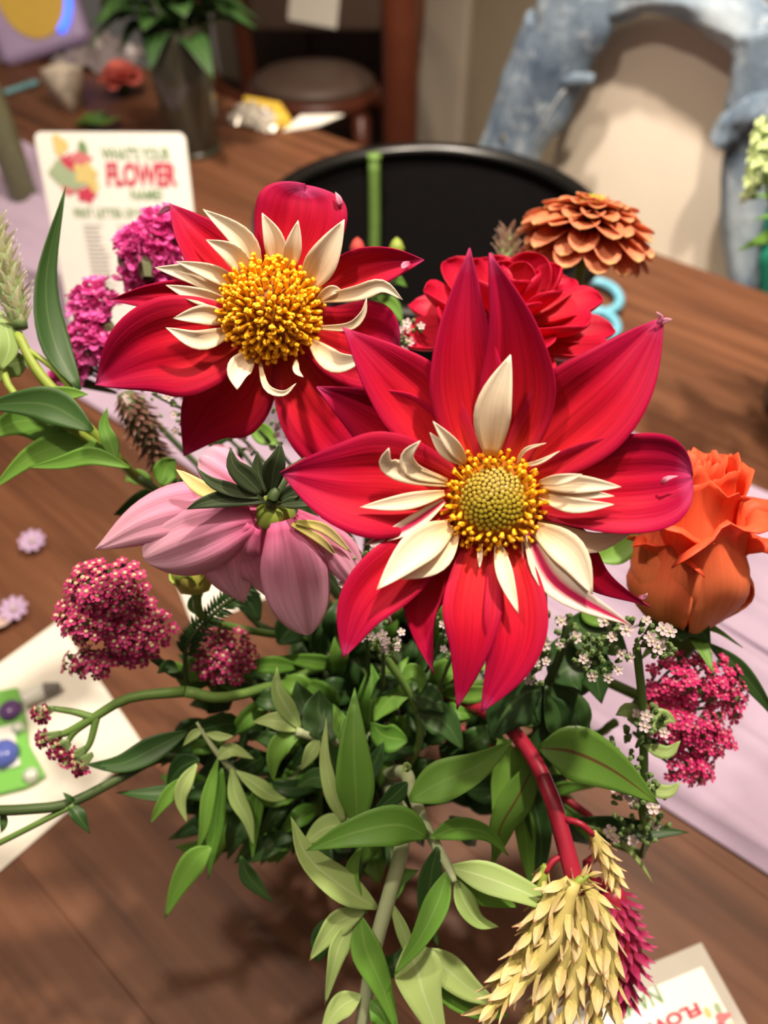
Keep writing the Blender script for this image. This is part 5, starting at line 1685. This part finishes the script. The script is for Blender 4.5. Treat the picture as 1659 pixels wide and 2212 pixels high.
g7 = thing('greenery_stem', None, 'broad dark green leaves below and right of the largest dahlia', 'foliage')
stem_px(g7, [(1230, 1330, 0.338), (1200, 1440, 0.348), (1130, 1540, 0.37), (1000, 1600, 0.41)], [0.0018, 0.0024], STEMD)
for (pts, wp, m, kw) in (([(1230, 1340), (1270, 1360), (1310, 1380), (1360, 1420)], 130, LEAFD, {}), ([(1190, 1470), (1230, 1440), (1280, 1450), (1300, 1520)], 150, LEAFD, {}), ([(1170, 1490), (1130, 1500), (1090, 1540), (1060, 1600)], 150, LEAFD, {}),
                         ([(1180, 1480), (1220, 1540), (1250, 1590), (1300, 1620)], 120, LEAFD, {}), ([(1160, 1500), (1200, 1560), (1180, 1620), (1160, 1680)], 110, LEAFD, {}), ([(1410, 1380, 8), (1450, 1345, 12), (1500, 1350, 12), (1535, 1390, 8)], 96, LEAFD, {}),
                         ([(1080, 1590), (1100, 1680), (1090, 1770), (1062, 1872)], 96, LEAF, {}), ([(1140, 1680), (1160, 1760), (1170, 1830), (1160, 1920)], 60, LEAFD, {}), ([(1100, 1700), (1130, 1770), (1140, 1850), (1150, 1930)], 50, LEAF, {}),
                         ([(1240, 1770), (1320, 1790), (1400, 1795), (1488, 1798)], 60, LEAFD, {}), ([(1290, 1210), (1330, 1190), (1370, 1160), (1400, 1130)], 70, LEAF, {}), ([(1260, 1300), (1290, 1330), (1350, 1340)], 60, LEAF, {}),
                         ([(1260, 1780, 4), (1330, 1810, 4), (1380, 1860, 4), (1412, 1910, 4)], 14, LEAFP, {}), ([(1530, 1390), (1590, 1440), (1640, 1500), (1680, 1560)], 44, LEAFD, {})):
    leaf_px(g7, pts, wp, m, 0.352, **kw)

g8 = thing('greenery_stem', None, 'thin curved green stalk with small leaves under the red petals', 'foliage')
stem_px(g8, [(800, 1370, 0.345), (840, 1430, 0.35), (880, 1490, 0.357), (908, 1560, 0.365), (900, 1620, 0.375), (870, 1650, 0.39)], [0.0018, 0.0020, 0.0016, 0.0012], STEM)
for (pts, wp, m, kw) in (([(885, 1500), (850, 1505), (825, 1530), (808, 1560)], 60, LEAF, {}), ([(870, 1470), (890, 1450), (910, 1470), (905, 1500)], 40, LEAF, {}), ([(890, 1500), (930, 1510), (960, 1540)], 70, LEAFD, {}), ([(860, 1470), (830, 1480), (800, 1510)], 44, LEAFD, {}),
                         ([(900, 1540), (960, 1560), (1000, 1620)], 80, LEAFD, {}), ([(880, 1600), (830, 1590), (800, 1560)], 70, LEAF, {})):
    leaf_px(g8, pts, wp, m, 0.357, **kw)

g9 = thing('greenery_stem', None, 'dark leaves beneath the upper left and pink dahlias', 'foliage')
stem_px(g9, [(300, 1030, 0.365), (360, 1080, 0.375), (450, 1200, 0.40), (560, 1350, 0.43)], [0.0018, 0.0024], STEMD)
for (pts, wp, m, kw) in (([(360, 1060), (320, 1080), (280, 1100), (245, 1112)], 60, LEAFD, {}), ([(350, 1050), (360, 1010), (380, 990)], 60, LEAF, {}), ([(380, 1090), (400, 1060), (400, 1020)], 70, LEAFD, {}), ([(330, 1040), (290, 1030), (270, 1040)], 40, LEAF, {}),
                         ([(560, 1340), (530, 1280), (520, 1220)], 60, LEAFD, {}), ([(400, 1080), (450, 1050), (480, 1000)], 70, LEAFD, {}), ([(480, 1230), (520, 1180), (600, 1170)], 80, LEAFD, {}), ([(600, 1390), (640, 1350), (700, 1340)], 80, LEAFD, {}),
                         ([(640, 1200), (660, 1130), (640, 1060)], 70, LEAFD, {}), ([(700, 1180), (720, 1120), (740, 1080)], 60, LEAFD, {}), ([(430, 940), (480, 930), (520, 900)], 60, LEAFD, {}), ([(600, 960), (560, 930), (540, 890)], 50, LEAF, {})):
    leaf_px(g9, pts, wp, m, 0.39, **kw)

g10 = thing('fern_sprig', None, 'feathery dark yarrow foliage between the left magenta heads', 'foliage')
stem_px(g10, [(540, 1268, 0.355), (480, 1310, 0.357), (420, 1370, 0.36), (400, 1420, 0.365), (440, 1500, 0.38)], [0.0008, 0.0012, 0.0016], STEMD)
pp = crom([P(540, 1268, 0.355), P(480, 1310, 0.357), P(420, 1370, 0.36), P(400, 1420, 0.365)], 30)
for i in range(1, 30):
    T = (pp[i] - pp[i - 1]).normalized()
    for sgn in (-1, 1):
        S = T.cross(FW).normalized() * sgn
        e_ = pp[i] + S * 0.006 - T * 0.004 + Vector((0, 0, rng.uniform(-0.001, 0.002)))
        blade('leaflet', [pp[i], pp[i].lerp(e_, 0.5), e_], 0.0018, LEAFD, g10, shape='lance', nu=3, nv=2, thick=0.0002)
for pts in ([(385, 1450), (360, 1440), (340, 1455)], [(430, 1330), (420, 1300), (440, 1280)]):
    leaf_px(g10, pts, 34, LEAFD, 0.362)

# bushy fill low in the bouquet: several hidden stems with many leaves
fill_lab = ['mass of small dark leaves filling the bouquet at left centre', 'mass of small dark leaves filling the bouquet at lower centre',
            'mass of small dark leaves filling the bouquet under the red dahlia', 'mass of small dark leaves filling the bouquet at right centre']
fr_ = random.Random(23)
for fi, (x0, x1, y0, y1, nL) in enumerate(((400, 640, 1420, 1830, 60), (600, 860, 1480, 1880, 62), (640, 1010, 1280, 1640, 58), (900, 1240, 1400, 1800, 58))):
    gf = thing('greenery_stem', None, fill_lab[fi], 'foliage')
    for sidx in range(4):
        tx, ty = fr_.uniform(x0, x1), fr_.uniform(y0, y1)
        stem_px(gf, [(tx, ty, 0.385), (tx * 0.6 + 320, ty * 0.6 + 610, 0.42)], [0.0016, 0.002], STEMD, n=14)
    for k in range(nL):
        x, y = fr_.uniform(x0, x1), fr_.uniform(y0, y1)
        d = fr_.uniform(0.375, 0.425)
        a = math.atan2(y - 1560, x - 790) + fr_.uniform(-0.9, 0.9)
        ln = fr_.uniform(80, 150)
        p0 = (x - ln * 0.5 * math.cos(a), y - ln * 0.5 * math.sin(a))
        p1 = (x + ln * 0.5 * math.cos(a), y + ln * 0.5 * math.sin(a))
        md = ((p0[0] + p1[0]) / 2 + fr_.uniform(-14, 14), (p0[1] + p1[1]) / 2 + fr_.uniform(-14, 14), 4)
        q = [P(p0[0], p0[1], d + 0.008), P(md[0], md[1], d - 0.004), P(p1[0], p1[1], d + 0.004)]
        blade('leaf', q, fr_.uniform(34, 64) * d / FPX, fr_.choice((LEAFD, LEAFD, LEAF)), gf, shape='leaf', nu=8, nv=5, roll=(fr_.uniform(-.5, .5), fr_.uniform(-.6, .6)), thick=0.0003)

# ------------------------------------------------------------------ second bouquet at the right edge
v2 = Vector((0.45, 0.66, TABLE))
gv = empty('clear_vase', v2, 'clear vase of pale green stems standing just beyond the right edge', 'vase')
lathe('vase_body', [(0, 0), (0.04, 0), (0.042, 0.006), (0.040, 0.16), (0.037, 0.16), (0.038, 0.01), (0, 0.01)], v2 + Vector((0, 0, 0.008)), VG, gv, seg=28)
lathe('lip', [(0.037, 0.160), (0.043, 0.163), (0.043, 0.167), (0.037, 0.168), (0.037, 0.160)], v2 + Vector((0, 0, 0.006)), VG, gv, seg=28, cap=False)
PGR = plain('pale_green_bud', srgb(226, 236, 190), var=srgb(196, 218, 146), vs=120, trans=0.2)
BUDM = rosette_mesh('pale_bud', 5, PGR, PGR, 0.4, 0.9)
for si, (tip, lb, nb) in enumerate((((1652, 268), 'pale green flower spike at the right edge before the denim', 34), ((1760, 300), 'second pale green flower spike just beyond the right edge', 26))):
    sp_ = empty('green_flower_spike', v2 + Vector((0.01 * si, 0, 0.022)), lb, 'flower')
    top = P(tip[0], tip[1], 0.60)
    q = [v2 + Vector((0.01 * si, 0, 0.022)), v2 + Vector((-0.015 + 0.03 * si, 0, 0.17)), P(tip[0] + 25, 460, 0.62), top]
    tube('stem', q, [0.003, 0.0025, 0.002, 0.001], STEM, sp_, n=16, seg=7)
    for k in range(nb):
        t = k / nb
        c = P(tip[0] + 18 * t, tip[1] + 150 * t, 0.60)
        a = k * 2.4
        O = (RT * math.cos(a) - FW * math.sin(a))
        inst('floret', BUDM, sp_, frame(c + O * (0.004 + 0.011 * t), O + UP * 0.6, 0.0048 + 0.003 * t, a))
    for k in range(8):
        a = k * 2.4 + si
        b0 = q[1].lerp(q[2], 0.15 + 0.1 * k)
        dr = Vector((math.cos(a), math.sin(a), 0.25))
        blade('leaf', [b0, b0 + dr * 0.035, b0 + dr * 0.07 + Vector((0, 0, -0.02))], 0.022, LEAF, sp_, n=Vector((0, 0, 1)), shape='leaf', nu=8, nv=4)
